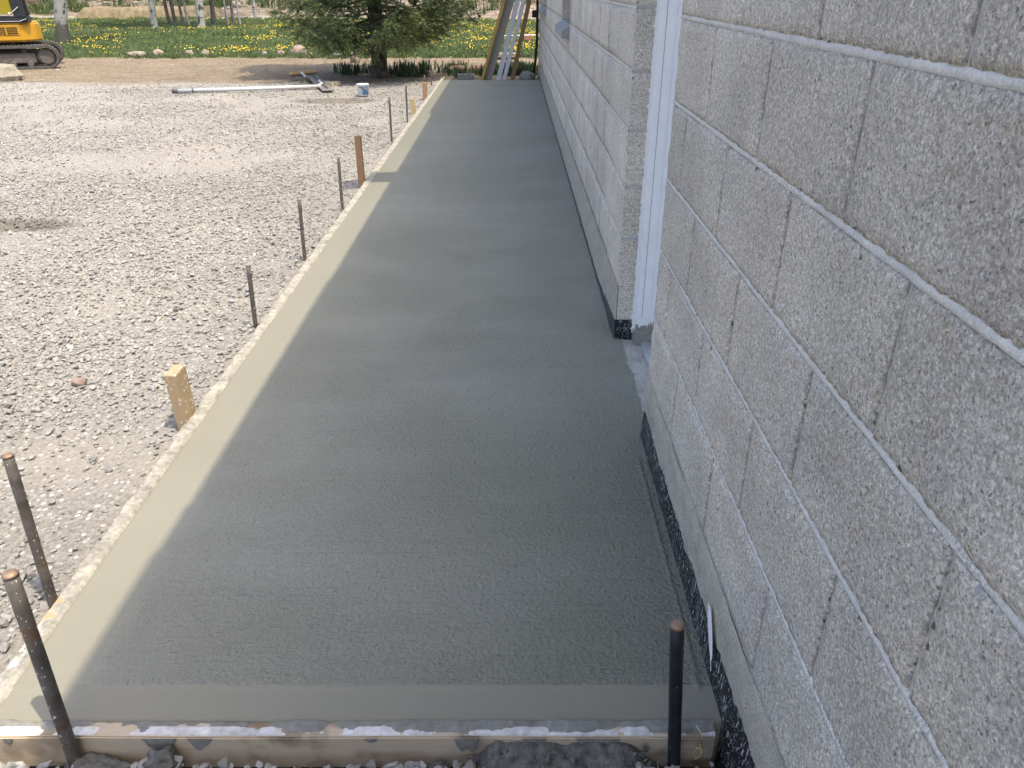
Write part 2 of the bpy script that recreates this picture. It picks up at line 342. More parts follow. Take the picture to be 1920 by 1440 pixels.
while x < 60:
    xs.append(x); x += .07 if -2.4 < x < .8 else (.2 if -12 < x < 3 else (1.0 if -30 < x < 15 else 5))
xs += [90, 150, 300]
V = [(X, Y, gh(X, Y)) for Y in ys for X in xs]; nx = len(xs)
F = [(j * nx + i, j * nx + i + 1, (j + 1) * nx + i + 1, (j + 1) * nx + i) for j in range(len(ys) - 1) for i in range(nx - 1)]
link('ground', npmesh('ground', V, F, M['ground'], True), kind='structure')

# ------------------------------------------------------------------ concrete path (fresh slab)
XL, XW, Y0, Y1 = -1.07, .4275, 1.068, 12.64
DN, DF = 2.185, 2.96                      # door opening
def xr(Y):
    if DN + .005 < Y < DF - .005: return .462 + .018 * nz(Y * 9, 1) + .010 * nz(Y * 31, 2) - .02 * abs(Y - 2.57)
    return XW
ys = []; y = Y0
while y < Y1: ys.append(y); y += .006 if y < 1.22 else (.012 if y < 3 else (.04 if y < 6 else .12))
ys.append(Y1)
SX = [i / 90 * .9 for i in range(91)] + [.9 + .1 * (i + 1) / 40 for i in range(40)]; cols = len(SX) - 1
V = []; 
for Y in ys:
    for s in SX:
        X = XL + s * (XW - XL)
        if s > .9: X += (xr(Y) - XW) * (s - .9) / .1
        z = .0007 * nz(X * 3, Y * .8) + (.0026 * math.exp(-((X - .398 + .006 * nz(Y * 4, 3)) / .005) ** 2) if Y < 2.05 else 0) - (.0022 if X > .404 and Y < 2.05 else 0)
        eb = .0835 + .003 * nz(X * 5, 7)
        if Y < Y0 + eb: z = -.0022 + .0006 * nz(X * 3, Y * 30)
        elif Y < Y0 + eb + .007: z += .0012
        if Y < Y0 + .006: z -= .006
        if X < XL + .004: z -= .0015
        elif X < XL + .05: z -= .0012
        V.append((X, Y, z))
nx = cols + 1
F = [(j * nx + i, j * nx + i + 1, (j + 1) * nx + i + 1, (j + 1) * nx + i) for j in range(len(ys) - 1) for i in range(cols)]
b = len(V); m = len(ys)                   # skirts
V += [(V[i][0], V[i][1], -.12) for i in range(nx)]; F += [(i + 1, i, b + i, b + i + 1) for i in range(nx - 1)]
b = len(V); V += [(V[j * nx][0], V[j * nx][1], -.12) for j in range(m)]; F += [(j * nx, (j + 1) * nx, b + j + 1, b + j) for j in range(m - 1)]
b = len(V); V += [(V[(m - 1) * nx + i][0], V[(m - 1) * nx + i][1], -.12) for i in range(nx)]; F += [((m - 1) * nx + i, (m - 1) * nx + i + 1, b + i + 1, b + i) for i in range(nx - 1)]
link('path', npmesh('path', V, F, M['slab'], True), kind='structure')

# ------------------------------------------------------------------ the building
WX = .429                                  # block face
ZL = [.225 + .2055 * k for k in range(15)]
YB, YE = -4.0, 13.45
def block_mesh(L, Hh, D, ny, nzc, seed, amp):
    random.seed(seed); vs = []
    for j in range(nzc + 1):
        for i in range(ny + 1):
            y = -L / 2 + L * i / ny; z = -Hh / 2 + Hh * j / nzc
            e = min(i, ny - i, j, nzc - j)
            x = amp * (mn.fractal(Vector((y * 9 + seed * 7, z * 9, seed)), 1, 2, 3) * .9 + .6 * nz(y * 40, z * 40, seed))
            if e == 0:
                x = .0042 + random.uniform(-.0020, .0022)
                if i in (0, ny): y += random.uniform(-.0015, .0012) * (1 if i else -1)
                if j in (0, nzc): z += random.uniform(-.0018, .001) * (1 if j else -1)
            elif e == 1: x += .0014
            vs.append((x, y, z))
    W = ny + 1; fs = [(j * W + i, (j + 1) * W + i, (j + 1) * W + i + 1, j * W + i + 1) for j in range(nzc) for i in range(ny)]
    ring = [i for i in range(W)] + [j * W + ny for j in range(1, nzc + 1)] + [nzc * W + i for i in range(ny - 1, -1, -1)] + [j * W for j in range(nzc - 1, 0, -1)]
    b = len(vs); vs += [(D, vs[i][1], vs[i][2]) for i in ring]; n = len(ring)
    fs += [(ring[k], ring[(k + 1) % n], b + (k + 1) % n, b + k) for k in range(n)] + [tuple(b + k for k in range(n - 1, -1, -1))]
    me = bpy.data.meshes.new('block'); me.from_pydata(vs, [], fs); me.materials.append(M['block'])
    me.polygons.foreach_set('use_smooth', [k < ny * nzc for k in range(len(me.polygons))]); me.update(); return me
cache = {}
def get_block(L, near, seed):
    key = (round(L, 3), near, seed % (9 if near else 4))
    if key not in cache:
        if near: cache[key] = block_mesh(L, .195, .098, max(6, int(L / .009)), 22, key[2] + 3 + int(L * 100), .0022)
        else: cache[key] = block_mesh(L, .195, .098, max(2, int(L / .04)), 6, key[2] + 3 + int(L * 100), .0025)
    return cache[key]
OPEN = [(DN, DF, 0, ZL[9]), (6.32, 7.35, ZL[4], ZL[10]), (10.75, 12.0, ZL[4], ZL[10])]
def spans(y0, y1, k):
    out = [(y0, y1)]; zc = (ZL[k] + ZL[k + 1]) / 2
    for a, b_, z0, z1 in OPEN:
        if z0 < zc < z1:
            nw = []
            for s, e in out:
                if e <= a or s >= b_: nw.append((s, e)); continue
                if a - s > .05: nw.append((s, a))
                if e - b_ > .05: nw.append((b_, e))
            out = nw
    return out
bld = empty('building', (WX, 6, 0), label='grey concrete block building with white door frame and recessed windows beside the fresh path', cat='building')
def inb(o): o.matrix_parent_inverse = bld_inv; return o
from mathutils import Matrix as _M
bld_inv = _M.Translation(Vector((WX, 6, 0))).inverted()
def bpart(mb, name, mats, **k):
    o = mb.build(name, mats, bld, **k); o.matrix_parent_inverse = bld_inv; return o
wall = empty('wall'); wall.parent = bld; wall.matrix_parent_inverse = bld_inv
stuff = MB(); cnt = 0
for sec, (sa, sb_) in enumerate(((YB, DN), (DF, YE))):
    for k in range(14):
        ph = (.99 if k % 2 == 0 else .79) if sec == 0 else (DF if k % 2 == 0 else DF + .2)
        js = [ph + .4 * i for i in range(-40, 60)]
        edges = [e for e in js if sa + .06 < e < sb_ - .06]
        for (s, e) in spans(sa, sb_, k):
            ed = [s] + [q for q in edges if s + .06 < q < e - .06] + [e]
            for a, c in zip(ed[:-1], ed[1:]):
                zc = (ZL[k] + ZL[k + 1]) / 2; cy = (a + c) / 2; L = c - a - .007
                if k < 7 and (sec == 1 or a > -.35):
                    me_ = get_block(L, cy < 3.4, cnt * 5 + k)
                    if sec == 0 and abs(c - DN) < .01:          # chipped edge beside the door frame
                        me_ = me_.copy()
                        for v_ in me_.vertices:
                            q_ = (v_.co.y - (L / 2 - .05)) / .05
                            if q_ > 0: v_.co.y += q_ * (.010 - .045 * abs(nz((zc + v_.co.z) * 11, 3)) - .012 * nz((zc + v_.co.z) * 60, 5)); v_.co.x += (.004 * q_ * q_ if v_.co.x < .05 else 0)
                    o = link('block', me_, wall, (WX, cy, zc)); cnt += 1
                else: stuff.box(WX, WX + .098, a + .0035, c - .0035, ZL[k] + .005, ZL[k + 1] - .005)
for k in range(9, 14):                      # over the door
    stuff.box(WX, WX + .098, DN + .0035, (DN + DF) / 2 - .0035, ZL[k] + .005, ZL[k + 1] - .005)
    stuff.box(WX, WX + .098, (DN + DF) / 2 + .0035, DF - .0035, ZL[k] + .005, ZL[k + 1] - .005)
o = stuff.build('blockwork', M['block'], wall, bevel=0, kind='stuff')
# mortar core behind the blocks, tooled a few mm back
mo = MB(); x0 = WX + .0062; x1 = WX + .20
def mgrid(y0, y1, z0, z1):
    mo.box(x0, x1, y0, y1, z0, z1)
mgrid(YB, DN - .005, .222, 3.105); mgrid(DN - .005, DF + .005, ZL[9] + .005, 3.105)
mgrid(DF + .005, YE - .004, .222, ZL[4] - .004)
for a, c in ((DF + .005, 6.315), (7.355, 10.745), (12.005, YE - .004)): mgrid(a, c, ZL[4] - .004, ZL[10] + .004)
mgrid(DF + .005, YE - .004, ZL[10] + .004, 3.105)
o = mo.build('mortar', M['core'], wall)
# rounded, slightly smeared horizontal bed joints
bj = MB()
for (a, c, dens) in ((-.35, DN - .004, .02), (DF + .003, YE - .01, .12)):
    for k in range(1, 8):
        z = ZL[k]; segs = []
        s, e = a, c
        rngs = [(s, e)]
        for oa, ob_, z0, z1 in OPEN[1:]:
            if z0 - .01 < z < z1 + .01 and a > 2: rngs = [(p, q) for r in rngs for (p, q) in ((r[0], min(r[1], oa)), (max(r[0], ob_), r[1])) if q - p > .02]
        for (s, e) in rngs:
            nn = int((e - s) / dens) + 1; vs = []
            for i in range(nn + 1):
                y = s + (e - s) * i / nn
                wv = .0064 + .0028 * nz(y * 11, z * 3) + .0016 * nz(y * 55, z); dz = .0014 * nz(y * 6, z * 5, 4)
                pr = .0028 + .0014 * nz(y * 9, z * 7, 9)
                vs += [(WX + .0075, y, z + dz - wv - .0015), (WX + pr, y, z + dz - wv * .55), (WX + pr + .0002, y, z + dz + wv * .5), (WX + .0075, y, z + dz + wv + .0015)]
            bj.add(vs, [(i * 4 + q, i * 4 + q + 1, i * 4 + q + 5, i * 4 + q + 4) for i in range(nn) for q in range(3)])
o = bj.build('bed_joint', M['mortar'], wall, smooth=True)
# foundation strip
fo = MB()
for (a, c) in ((YB, DN - .003), (DF + .002, YE - .006)):
    fo.box(WX + .006, WX + .2, a, c, -.4, .2215 if c < 3 else .2295)
def strip(mb, fx, ys_, zs_, flip=False):
    n = len(zs_); vs = [fx(y_, z_) for y_ in ys_ for z_ in zs_]
    mb.add(vs, [(i * n + j, i * n + j + 1, (i + 1) * n + j + 1, (i + 1) * n + j) for i in range(len(ys_) - 1) for j in range(n - 1)])
def fr(a, b_, s): n = max(1, int((b_ - a) / s)); return [a + (b_ - a) * i / n for i in range(n + 1)]
fp = MB()
strip(fp, lambda y_, z_: (WX + .0005 + .0035 * nz(y_ * 5, z_ * 9) + .0015 * nz(y_ * 30, z_ * 30) + (.004 if z_ > .214 else 0), y_, z_ - (.012 * max(0, nz(y_ * 2.2, 3)) if z_ > .2 else 0)), fr(-.4, DN - .003, .02), fr(-.2, .22, .02))
strip(fp, lambda y_, z_: (WX + .0030 + .0015 * nz(y_ * 5, z_ * 9), y_, z_), fr(DF + .002, YE - .006, .1), fr(-.2, .2298, .043))
bpart(fo, 'foundation', M['block']); bpart(fp, 'parging', M['parge'], smooth=True)
# tar coat, ragged top
tr = MB()
def tarstrip(y0, y1, s, base, amp):
    ysl = fr(y0, y1, s); vs = []
    for y_ in ysl:
        top = base(y_) + amp * (nz(y_ * 13, 1) + .7 * nz(y_ * 43, 2) + .5 * nz(y_ * 130, 3))
        for q in range(7):
            z_ = -.14 + (top + .14) * q / 6
            vs.append((WX - .0035 + .0035 * nz(y_ * 5, z_ * 9) + .0015 * nz(y_ * 30, z_ * 30) + (.003 if q == 6 else 0), y_, z_))
    tr.add(vs, [(i * 7 + j, i * 7 + j + 1, (i + 1) * 7 + j + 1, (i + 1) * 7 + j) for i in range(len(ysl) - 1) for j in range(6)])
tarstrip(-.3, DN - .004, .006, lambda y_: .100 + .010 * math.sin(y_ * 3), .014)
tarstrip(DF - .002, YE - .02, .02, lambda y_: max(.016, .078 - .09 * (y_ - DF)), .010)
ysl = fr(WX - .003, .507, .004)
tr.add([(x_, DF - .0035, z_) for x_ in ysl for z_ in (-.1, .088 + .004 * nz(x_ * 200, 5))], [(2 * i, 2 * i + 1, 2 * i + 3, 2 * i + 2) for i in range(len(ysl) - 1)])
bpart(tr, 'tar_coat', M['tar'])
pw_ = MB(); vs = []
for i in range(13):
    t = i / 12; y_ = 1.235 - .075 * t; z_ = .155 - .115 * t; h_ = .026 * math.sin(math.pi * min(1, t * 1.1 + .08)) ** .6 * (1 + .3 * nz(t * 9, 1)) + .001
    for q in range(5): vs.append((WX - .0085 - .001 * math.sin(q / 4 * math.pi), y_ + (q / 4 - .5) * h_ * 1.6, z_ + .002 * nz(q, t * 9)))
pw_.add(vs, [(i * 5 + q, i * 5 + q + 1, (i + 1) * 5 + q + 1, (i + 1) * 5 + q) for i in range(12) for q in range(4)])
bpart(pw_, 'paint_drip', M['paint'], smooth=True)
# door frame (steel, white), leaf, threshold
fx0 = .508
df = MB()
df.box(fx0, fx0 + .055, DF - .058, DF + .0, .012, ZL[9])             # far jamb: outer part
df.box(fx0 + .055, fx0 + .15, DF - .0583, DF + .0, .012, ZL[9])       # stop
df.box(fx0, fx0 + .055, DN, DN + .050, .012, ZL[9]); df.box(fx0 + .055, fx0 + .15, DN, DN + .063, .012, ZL[9])
df.box(fx0, fx0 + .15, DN + .050, DF - .058, ZL[9] - .05, ZL[9] - .001)
dfo = bpart(df, 'door_frame', M['paint'], bevel=.0025)
mk = MB(); mk.tube([(fx0 + .02, DF - .0585, z_) for z_ in (.12, 2.0)], .0007, 5)
bpart(mk, 'frame_seam', m_simple('seam', (.12, .12, .13), .7))
dl = MB(); dl.box(.612, .655, DN + .066, DF - .061, .03, ZL[9] - .052)
dlo = bpart(dl, 'door', M['paint'], bevel=.002)
kn = MB(); kn.tube([(.612, DN + .13, 1.0), (.57, DN + .13, 1.0), (.565, DN + .14, 1.0), (.565, DN + .24, 1.0)], .011, 8)
o = kn.build('handle', M['alu'], dlo)
# ragged caulk between frame and blocks
ck = MB(); vs = []; zz = fr(.03, ZL[7], .006)
for z_ in zz:
    e = .499 + .0045 * nz(z_ * 18, 3) + .004 * nz(z_ * 70, 5) - (.006 if nz(z_ * 90, 8) > .38 else 0)
    vs += [(e, DF + .0035, z_), (e + .001, DF - .0045, z_), (fx0 + .002, DF - .006, z_), (fx0 + .002, DF - .012, z_)]
ck.add(vs, [(i * 4 + q, i * 4 + q + 1, i * 4 + q + 5, i * 4 + q + 4) for i in range(len(zz) - 1) for q in range(3)])
bpart(ck, 'caulk_line', M['caulk'], smooth=True)
# mortar smeared foot of the jamb
sm = MB()
for (yy_, xa, xb, hmax) in ((DF - .0605, fx0 - .004, fx0 + .056, .100), (DF - .0607, fx0 + .054, fx0 + .150, .108)):
    xx = fr(xa, xb, .003); vs = []
    for x_ in xx:
        h_ = hmax * (.85 + .35 * nz(x_ * 60, 3) + .2 * nz(x_ * 200, 4)); vs += [(x_, yy_, -.01), (x_, yy_ - .001, h_ * .5), (x_, yy_ + .0005, h_)]
    sm.add(vs, [(i * 3 + q, i * 3 + q + 1, i * 3 + q + 4, i * 3 + q + 3) for i in range(len(xx) - 1) for q in range(2)])
sm.box(fx0 - .004, fx0 - .001, DF - .0605, DF - .002, -.01, .05)
bpart(sm, 'mortar_smear', M['smear'])
th = MB(); th.box(.40, .80, DN - .05, DF + .05, -.2, -.0035)
bpart(th, 'door_step', M['oldcon'])
tp = MB(); tp.box(.532, .66, DN + .004, DF - .006, -.003, .012)
bpart(tp, 'threshold', M['alu'], bevel=.004)
# windows
MW = m_simple('window_paint', (.16, .17, .18), .5, 0); ng = N('window_glass'); ng.b.inputs['Transmission Weight'].default_value = .6; MG = ng.out((.10, .12, .13), .06, None, .6)
MS = m_simple('sill_metal', (.30, .31, .31), .7, .0, .08)
for (a, c, z0, z1) in OPEN[1:]:
    wn = empty('window'); wn.parent = bld; wn.matrix_parent_inverse = bld_inv
    f_ = MB(); X0, X1 = WX + .10, WX + .15
    f_.box(X0, X1, a, a + .045, z0 + .005, z1); f_.box(X0, X1, c - .045, c, z0 + .005, z1)
    f_.box(X0, X1, a + .045, c - .045, z0 + .005, z0 + .05); f_.box(X0, X1, a + .045, c - .045, z1 - .05, z1); f_.box(X0 + .005, X1 - .005, (a + c) / 2 - .02, (a + c) / 2 + .02, z0 + .05, z1 - .05)
    o = f_.build('frame', MW, wn, bevel=.003)
    p_ = MB(); p_.box(X0 + .02, X0 + .028, a + .045, (a + c) / 2 - .02, z0 + .05, z1 - .05); p_.box(X0 + .02, X0 + .028, (a + c) / 2 + .02, c - .045, z0 + .05, z1 - .05)
    p_.build('pane', MG, wn)
    s_ = MB(); vs = [Vector(p) for y_ in (a - .004, c + .004) for p in ((WX - .056, y_, z0 - .092), (WX - .056, y_, z0 - .038), (WX + .012, y_, z0 - .002), (WX + .105, y_, z0 + .002), (WX + .105, y_, z0 - .02), (WX - .001, y_, z0 - .092))]
    s_.add(vs, [(0, 1, 2, 3, 4, 5), (11, 10, 9, 8, 7, 6)] + [(i, (i + 1) % 6, 6 + (i + 1) % 6, 6 + i) for i in range(6)])
    s_.build('sill', MS, wn, bevel=.002)
# back of the building, roof with overhanging eave
MR = m_simple('roof_metal', (.20, .20, .21), .6, .2); MI = m_simple('interior', (.25, .25, .24), .9)
bk = MB(); bk.box(5.4, 5.6, YB, YE, -.3, 3.1); bk.box(WX + .2, 5.4, YB, YB + .2, -.3, 3.1); bk.box(WX + .2, 5.4, YE - .2, YE, -.3, 3.1)
bpart(bk, 'back_wall', M['parge'])
XE = .070
rf = MB(); vs = []
for y_ in (YB - .4, YE - .35): vs += [(XE, y_, 2.955), (XE, y_, 3.105), (3.0, y_, 4.1), (6.2, y_, 3.105), (6.2, y_, 2.955), (WX + .3, y_, 2.955)]
rf.add(vs, [(0, 1, 2, 3, 4, 5), (11, 10, 9, 8, 7, 6)] + [(i, (i + 1) % 6, 6 + (i + 1) % 6, 6 + i) for i in range(6)])
bpart(rf, 'roof', MR)
# eave edge pieces that do not quite line up
ev = MB(); py = YB - .4
for (yend, off) in ((.81, -.016), (1.015, -.008), (2.9, -.001), (5.0, .008), (8.45, .016), (YE - .35, -.026)):
    ev.box(XE + off - .012, XE - .001, py, yend - .003, 2.96, 3.115); py = yend
bpart(ev, 'eave_trim', MR)
pk = MB(); pk.box(-.30, .6, 5.04, 5.37, 3.125, 3.165)  # out of view, added and sized to cast the notch in the eave shadow
pk.build('plank', m_wood('plank', (.5, .36, .22), (.36, .24, .14), 'X'), bld, label='unseen plank over the eave, added for the notch it casts in the shadow').matrix_parent_inverse = bld_inv
# black pipe and box on the far corner
MK = m_simple('black_plastic', (.015, .015, .017), .5)
pp = MB(); pp.tube([(.405, 13.47, 3.0), (.402, 13.47, .55), (.385, 13.47, .25), (.345, 13.46, -.02)], .022, 10)
pp.build('drain_pipe', MK, None, smooth=True, label='thin black pipe running down the far corner of the block building', cat='pipe')
bx = MB(); bx.box(.315, .40, 13.36, 13.44, .84, .945)
bx.build('junction_box', MK, None, bevel=.006, label='small black box sticking out from the far corner of the block wall', cat='box')

# ------------------------------------------------------------------ form boards
FT = -.001
def board(name, x0, x1, y0, y1, z0, z1, mat, **k):
    mb = MB(); alongx = (x1 - x0) > (y1 - y0); L = (x1 - x0) if alongx else (y1 - y0); n = max(2, int(L / .05)); vs = []
    for i in range(n + 1):
        t = i / n
        for (a, z_) in ((0, z0), (0, z1), (1, z1), (1, z0)):
            j = .0015 * nz(t * L * 3 + a * 9, z_ * 5, x0 * 3)
            vs.append((x0 + t * L, (y0, y1)[a] + j, z_ + j) if alongx else ((x0, x1)[a] + j, y0 + t * L, z_ + j))
    mb.add(vs, [(i * 4 + q, i * 4 + (q + 1) % 4, (i + 1) * 4 + (q + 1) % 4, (i + 1) * 4 + q) for i in range(n) for q in range(4)] + [(0, 1, 2, 3), (n * 4 + 3, n * 4 + 2, n * 4 + 1, n * 4)])
    return mb.build(name, mat, None, bevel=.003, seg=2, **k)
def crust(parent, x0, x1, y0, y1, z, cut, mat, seed, step, outward=.0, along='Y', hmax=.006, n_w=7):
    a, b_ = (y0, y1) if along == 'Y' else (x0, x1)
    ls = fr(a, b_, step); V = []; keep = []
    for l in ls:
        for j in range(n_w + 1):
            t = j / n_w
            if along == 'Y': X = x0 - outward * (1 - t) * (.6 + nz(l * 8, seed) + .9 * nz(l * 34, seed)) + (x1 - x0) * t; Y = l
            else: X = l; Y = y0 + (y1 - y0) * t
            v = .8 * nz(X * 12 + seed, Y * 7, seed) + .5 * nz(X * 40, Y * 40, seed) + .2 * nz(X * 130, Y * 130, seed)
            h = cut(l, t) + v * .9
            V.append((X, Y, -.006 if j == n_w else (z - .010 if j == 0 else z + max(-.004, min(hmax, h * .011))))); keep.append(h > -.25)
    W = n_w + 1; F = [(i * W + j, i * W + j + 1, (i + 1) * W + j + 1, (i + 1) * W + j) for i in range(len(ls) - 1) for j in range(n_w) if keep[i * W + j] or keep[(i + 1) * W + j + 1]]
    return link('cement_crust', npmesh('cement_crust', V, F, mat, True), parent)
XF0, XF1 = -1.1095, -1.0715
ends = [(1.0705, 4.68), (4.684, 8.34), (8.344, 12.0), (12.004, 13.15)]
lbl = ['long wooden form board on the left edge of the slab, nearest to the camera', 'second wooden form board from the near corner along the left slab edge',
       'third wooden form board from the near corner along the left slab edge', 'short last form board at the far left corner of the slab, running past its end']
for i, (a, c) in enumerate(ends):
    fb = board('form_board', XF0, XF1, a, c, -.088, FT + (.012 * 0), M['form'], label=lbl[i], cat='form board', group='form boards around the fresh slab')
    step = .008 if i == 0 else (.02 if i == 1 else .05)
    crust(fb, XF0, XF1 + .011, a, c, FT + .0015, (lambda l, t: (.40 + .45 * t + .35 * nz(l * 1.3, 5)) - (.75 if l < 1.5 else 0) * (1 - t * .9)), M['crust'], i + 2, step, .007)
nb = board('form_board', -1.35, .405, 1.0275, 1.0655, -.088, .0015, M['formx'], label='wooden form board with peeling white cement across the near end of the slab', cat='form board', group='form boards around the fresh slab')
crust(nb, -1.35, .405, 1.030, 1.055, .0015, lambda l, t: .22 + .45 * nz(l * 5.5, 3) + .25 * nz(l * 17, 8), M['whitecrust'], 11, .006, along='X', hmax=.004)
crust(nb, -1.05, .405, 1.036, 1.0675, .0035, lambda l, t: -.62 + 1.0 * t + .6 * nz(l * 7 + 3, 9) + .45 * smooth(-.8, .1, l), M['grout'], 15, .006, along='X', hmax=.008)

fs = MB()
for (cx, w_, dz, sd) in ((-.70, .07, .050, 1), (-.62, .05, .038, 2), (-.09, .05, .055, 3), (.045, .05, .045, 4), (.17, .09, .055, 5), (-.28, .03, .014, 6), (-.45, .03, .012, 7), (-1.0, .02, .02, 8)):
    xx = fr(cx - w_ / 2, cx + w_ / 2, .003); vs = []
    for x_ in xx:
        e = max(0, 1 - abs((x_ - cx) / (w_ / 2)) ** 2.2); h_ = dz * e * (.8 + .5 * nz(x_ * 50, sd) + .25 * nz(x_ * 160, sd)) + .002
        vs += [(x_, 1.0262 - .0014 * (t < 1) + .0008 * nz(x_ * 80, t * 9), .0025 - h_ * t) for t in (0, .5, 1)]
    fs.add(vs, [(i * 3 + q, i * 3 + q + 1, i * 3 + q + 4, i * 3 + q + 3) for i in range(len(xx) - 1) for q in range(2)])
fs.build('cement_splash', M['grout'], nb, smooth=True, kind='stuff')

# ------------------------------------------------------------------ steel stakes (smooth round form pins)
M['darksteel'] = m_simple('dark_stake_steel', (.022, .023, .03), .45, .3, .3, 25, speck=.72)
def steel(base, top, r, label, mat=None):
    b_ = Vector(base); t_ = Vector(top); n = 8; pts = []; rad = []
    for i in range(n + 1):
        q = i / n; p = b_.lerp(t_, q); pts.append(p - b_); rad.append(r * (1 + .02 * math.sin(i * 3)))
    d = (t_ - b_).normalized()
    root = empty('steel_stake', base, label=label, cat='stake', group='round steel stakes holding the form boards')
    mb = MB(); mb.tube(pts, rad, 14); mb.build('shaft', mat or M['steel'], root, smooth=True)
    mb = MB(); e = t_ - b_; mb.tube([e, e + d * r * .35, e + d * r * .55], [r * 1.04, r * .95, r * .6], 14); mb.build('tip', M['steeltop'], root, smooth=True)
    return root
def up(x, y, z0, top): return ((x, y, z0), top)
steel((-.872, 1.010, -.12), (-.854, 1.010, .435), .0130, 'thick rusty steel stake at the near left corner in front of the end board')
steel((-1.164, 1.47, -.12), (-1.143, 1.47, .377), .0122, 'tall speckled steel stake by the left board, second from the near left corner')
steel((.328, 1.008, -.12), (.290, 1.000, .328), .0126, 'dark steel stake standing alone at the near right, in front of the end board', M['darksteel'])
for (x, y, zt, lx, lb) in ((-1.157, 3.19, .238, .012, 'steel stake by the left board, next beyond the cement splashed wooden stake'),
                           (-1.157, 4.12, .293, .012, 'steel stake by the left board, fourth upright pin counted from the near left corner'),
                           (-1.157, 5.20, .298, .008, 'thin steel stake just before the tall reddish wooden stake'),
                           (-1.158, 7.64, .372, .006, 'steel stake on the gravel just beyond the tall reddish wooden stake'),
                           (-1.160, 8.90, .340, .008, 'dark steel stake next to the small pale wooden stake'),
                           (-1.19, 11.2, .21, .0, 'small thin steel stake behind the last wooden stake'),
                           (-1.21, 12.35, .27, -.01, 'thin steel stake at the far end of the left board, in the tree shade'),
                           (-1.075, 12.85, .27, .0, 'thin steel stake standing past the far end of the slab in the tree shade')):
    steel((x, y, -.12), (x + lx, y + lx * .5, zt), .0100, lb)
def wstake(x0, x1, y0, y1, zt, mat, label, lean=(0, 0), chip=.008):
    mb = MB(); vs = []
    n = 6
    for i in range(n + 1):
        q = i / n; z = -.11 + (zt + .11) * q
        for (a, c) in ((x0, y0), (x1, y0), (x1, y1), (x0, y1)):
            zz = z + (chip * nz(a * 50, c * 50, 3) if i == n else 0)
            vs.append((a + lean[0] * q + .0008 * nz(a * 30, z * 20), c + lean[1] * q, zz))
    mb.add(vs, [(i * 4 + q, i * 4 + (q + 1) % 4, (i + 1) * 4 + (q + 1) % 4, (i + 1) * 4 + q) for i in range(n) for q in range(4)] + [(3, 2, 1, 0), (n * 4, n * 4 + 1, n * 4 + 2, n * 4 + 3)])
    return mb.build('wooden_stake', mat, None, bevel=.002, label=label, cat='stake', group='wooden stakes along the left form board')
wstake(-1.152, -1.112, 2.28, 2.365, .175, M['stake'], 'thick wooden stake splashed with cement, nearest to the camera on the left board', (-.004, -.006))
wstake(-1.158, -1.112, 5.84, 5.88, .33, M['stakered'], 'tall reddish wooden stake halfway along the left board')
wstake(-1.165, -1.118, 9.48, 9.54, .13, M['stakepale'], 'short pale yellow wooden stake leaning beside the left board', (-.03, 0))
wstake(-1.170, -1.112, 10.70, 10.75, .17, M['stakered'], 'reddish brown wooden stake with pale top near the far end of the left board')

# ------------------------------------------------------------------ yellow string coil on the end board
st = MB(); pts = []
for i in range(60):
    t = i / 59; a = t * 4 * math.pi; r = .010 + .002 * math.sin(i)
    pts.append((.372 + r * .8 * math.cos(a), 1.0245 - .0012 * math.sin(i * .7), -.040 + r * 1.5 * math.sin(a)))
pts += [(.374, 1.024, -.015), (.378, 1.026, .003), (.375, 1.035, .008), (.370, 1.05, .009), (.374, 1.07, .005)]
st.tube(pts, .0012, 5)
st.build('string_coil', m_simple('string', (.55, .50, .24), .8), None, smooth=True, label='small coil of yellowish string hanging on the right end of the near form board', cat='string')

# ------------------------------------------------------------------ lumps of spilt concrete
def lump(cx, cy, cz, sx, sy, sz, seed, mat, det=4, amp=.35):
    bm = bmesh.new(); bmesh.ops.create_icosphere(bm, subdivisions=det, radius=1)
    for v in bm.verts:
        p = v.co.copy(); k = 1 + amp * mn.fractal(p * 1.6 + Vector((seed, seed, 0)), 1, 2, 4) + .07 * mn.noise(p * 7 + Vector((seed, 0, 0)))
        v.co = Vector((p.x * sx * k, p.y * sy * k, p.z * sz * k))
    me = bpy.data.meshes.new('lump'); bm.to_mesh(me); bm.free(); me.materials.append(mat)
    me.polygons.foreach_set('use_smooth', [True] * len(me.polygons)); return me
def mwet():
    n = N('wet_lump'); f = n.noise(60, 4)
    return n.out(n.ramp(f, [(.3, (.055, .053, .048)), (.6, (.12, .118, .11)), (.8, (.2, .2, .19))]), .7, n.bump(n.noise(120, 4), .8, .005), .35)
M['wet'] = mwet()
sp = empty('concrete_spill', (-.15, 1.0, -.07), label='dark heap of spilt crumbly concrete against the near form board, right of centre', cat='spilt concrete')
mb = MB(); vs = []; W = 16; xx = fr(-.10, .30, .006)
for x_ in xx:
    for j in range(W + 1):
        t = j / W; y_ = 1.0265 - .13 * t
        e = smooth(-.10, -.03, x_) * (1 - smooth(.22, .30, x_)); h = e * (.060 + .018 * nz(x_ * 14, 4)) * (1 - t) ** .8 * 1.05
        q = .009 * nz(x_ * 45, y_ * 45, 3) + .006 * abs(nz(x_ * 90, y_ * 90, 5))
        vs.append((x_, y_, -.074 + h + q))
mb.add(vs, [(i * (W + 1) + j, i * (W + 1) + j + 1, (i + 1) * (W + 1) + j + 1, (i + 1) * (W + 1) + j) for i in range(len(xx) - 1) for j in range(W)])
o = mb.build('heap', M['wet'], sp, smooth=True); o.matrix_parent_inverse = Matrix.Translation(Vector((-.15, 1.0, -.07))).inverted()
cr = MB(); random.seed(5)
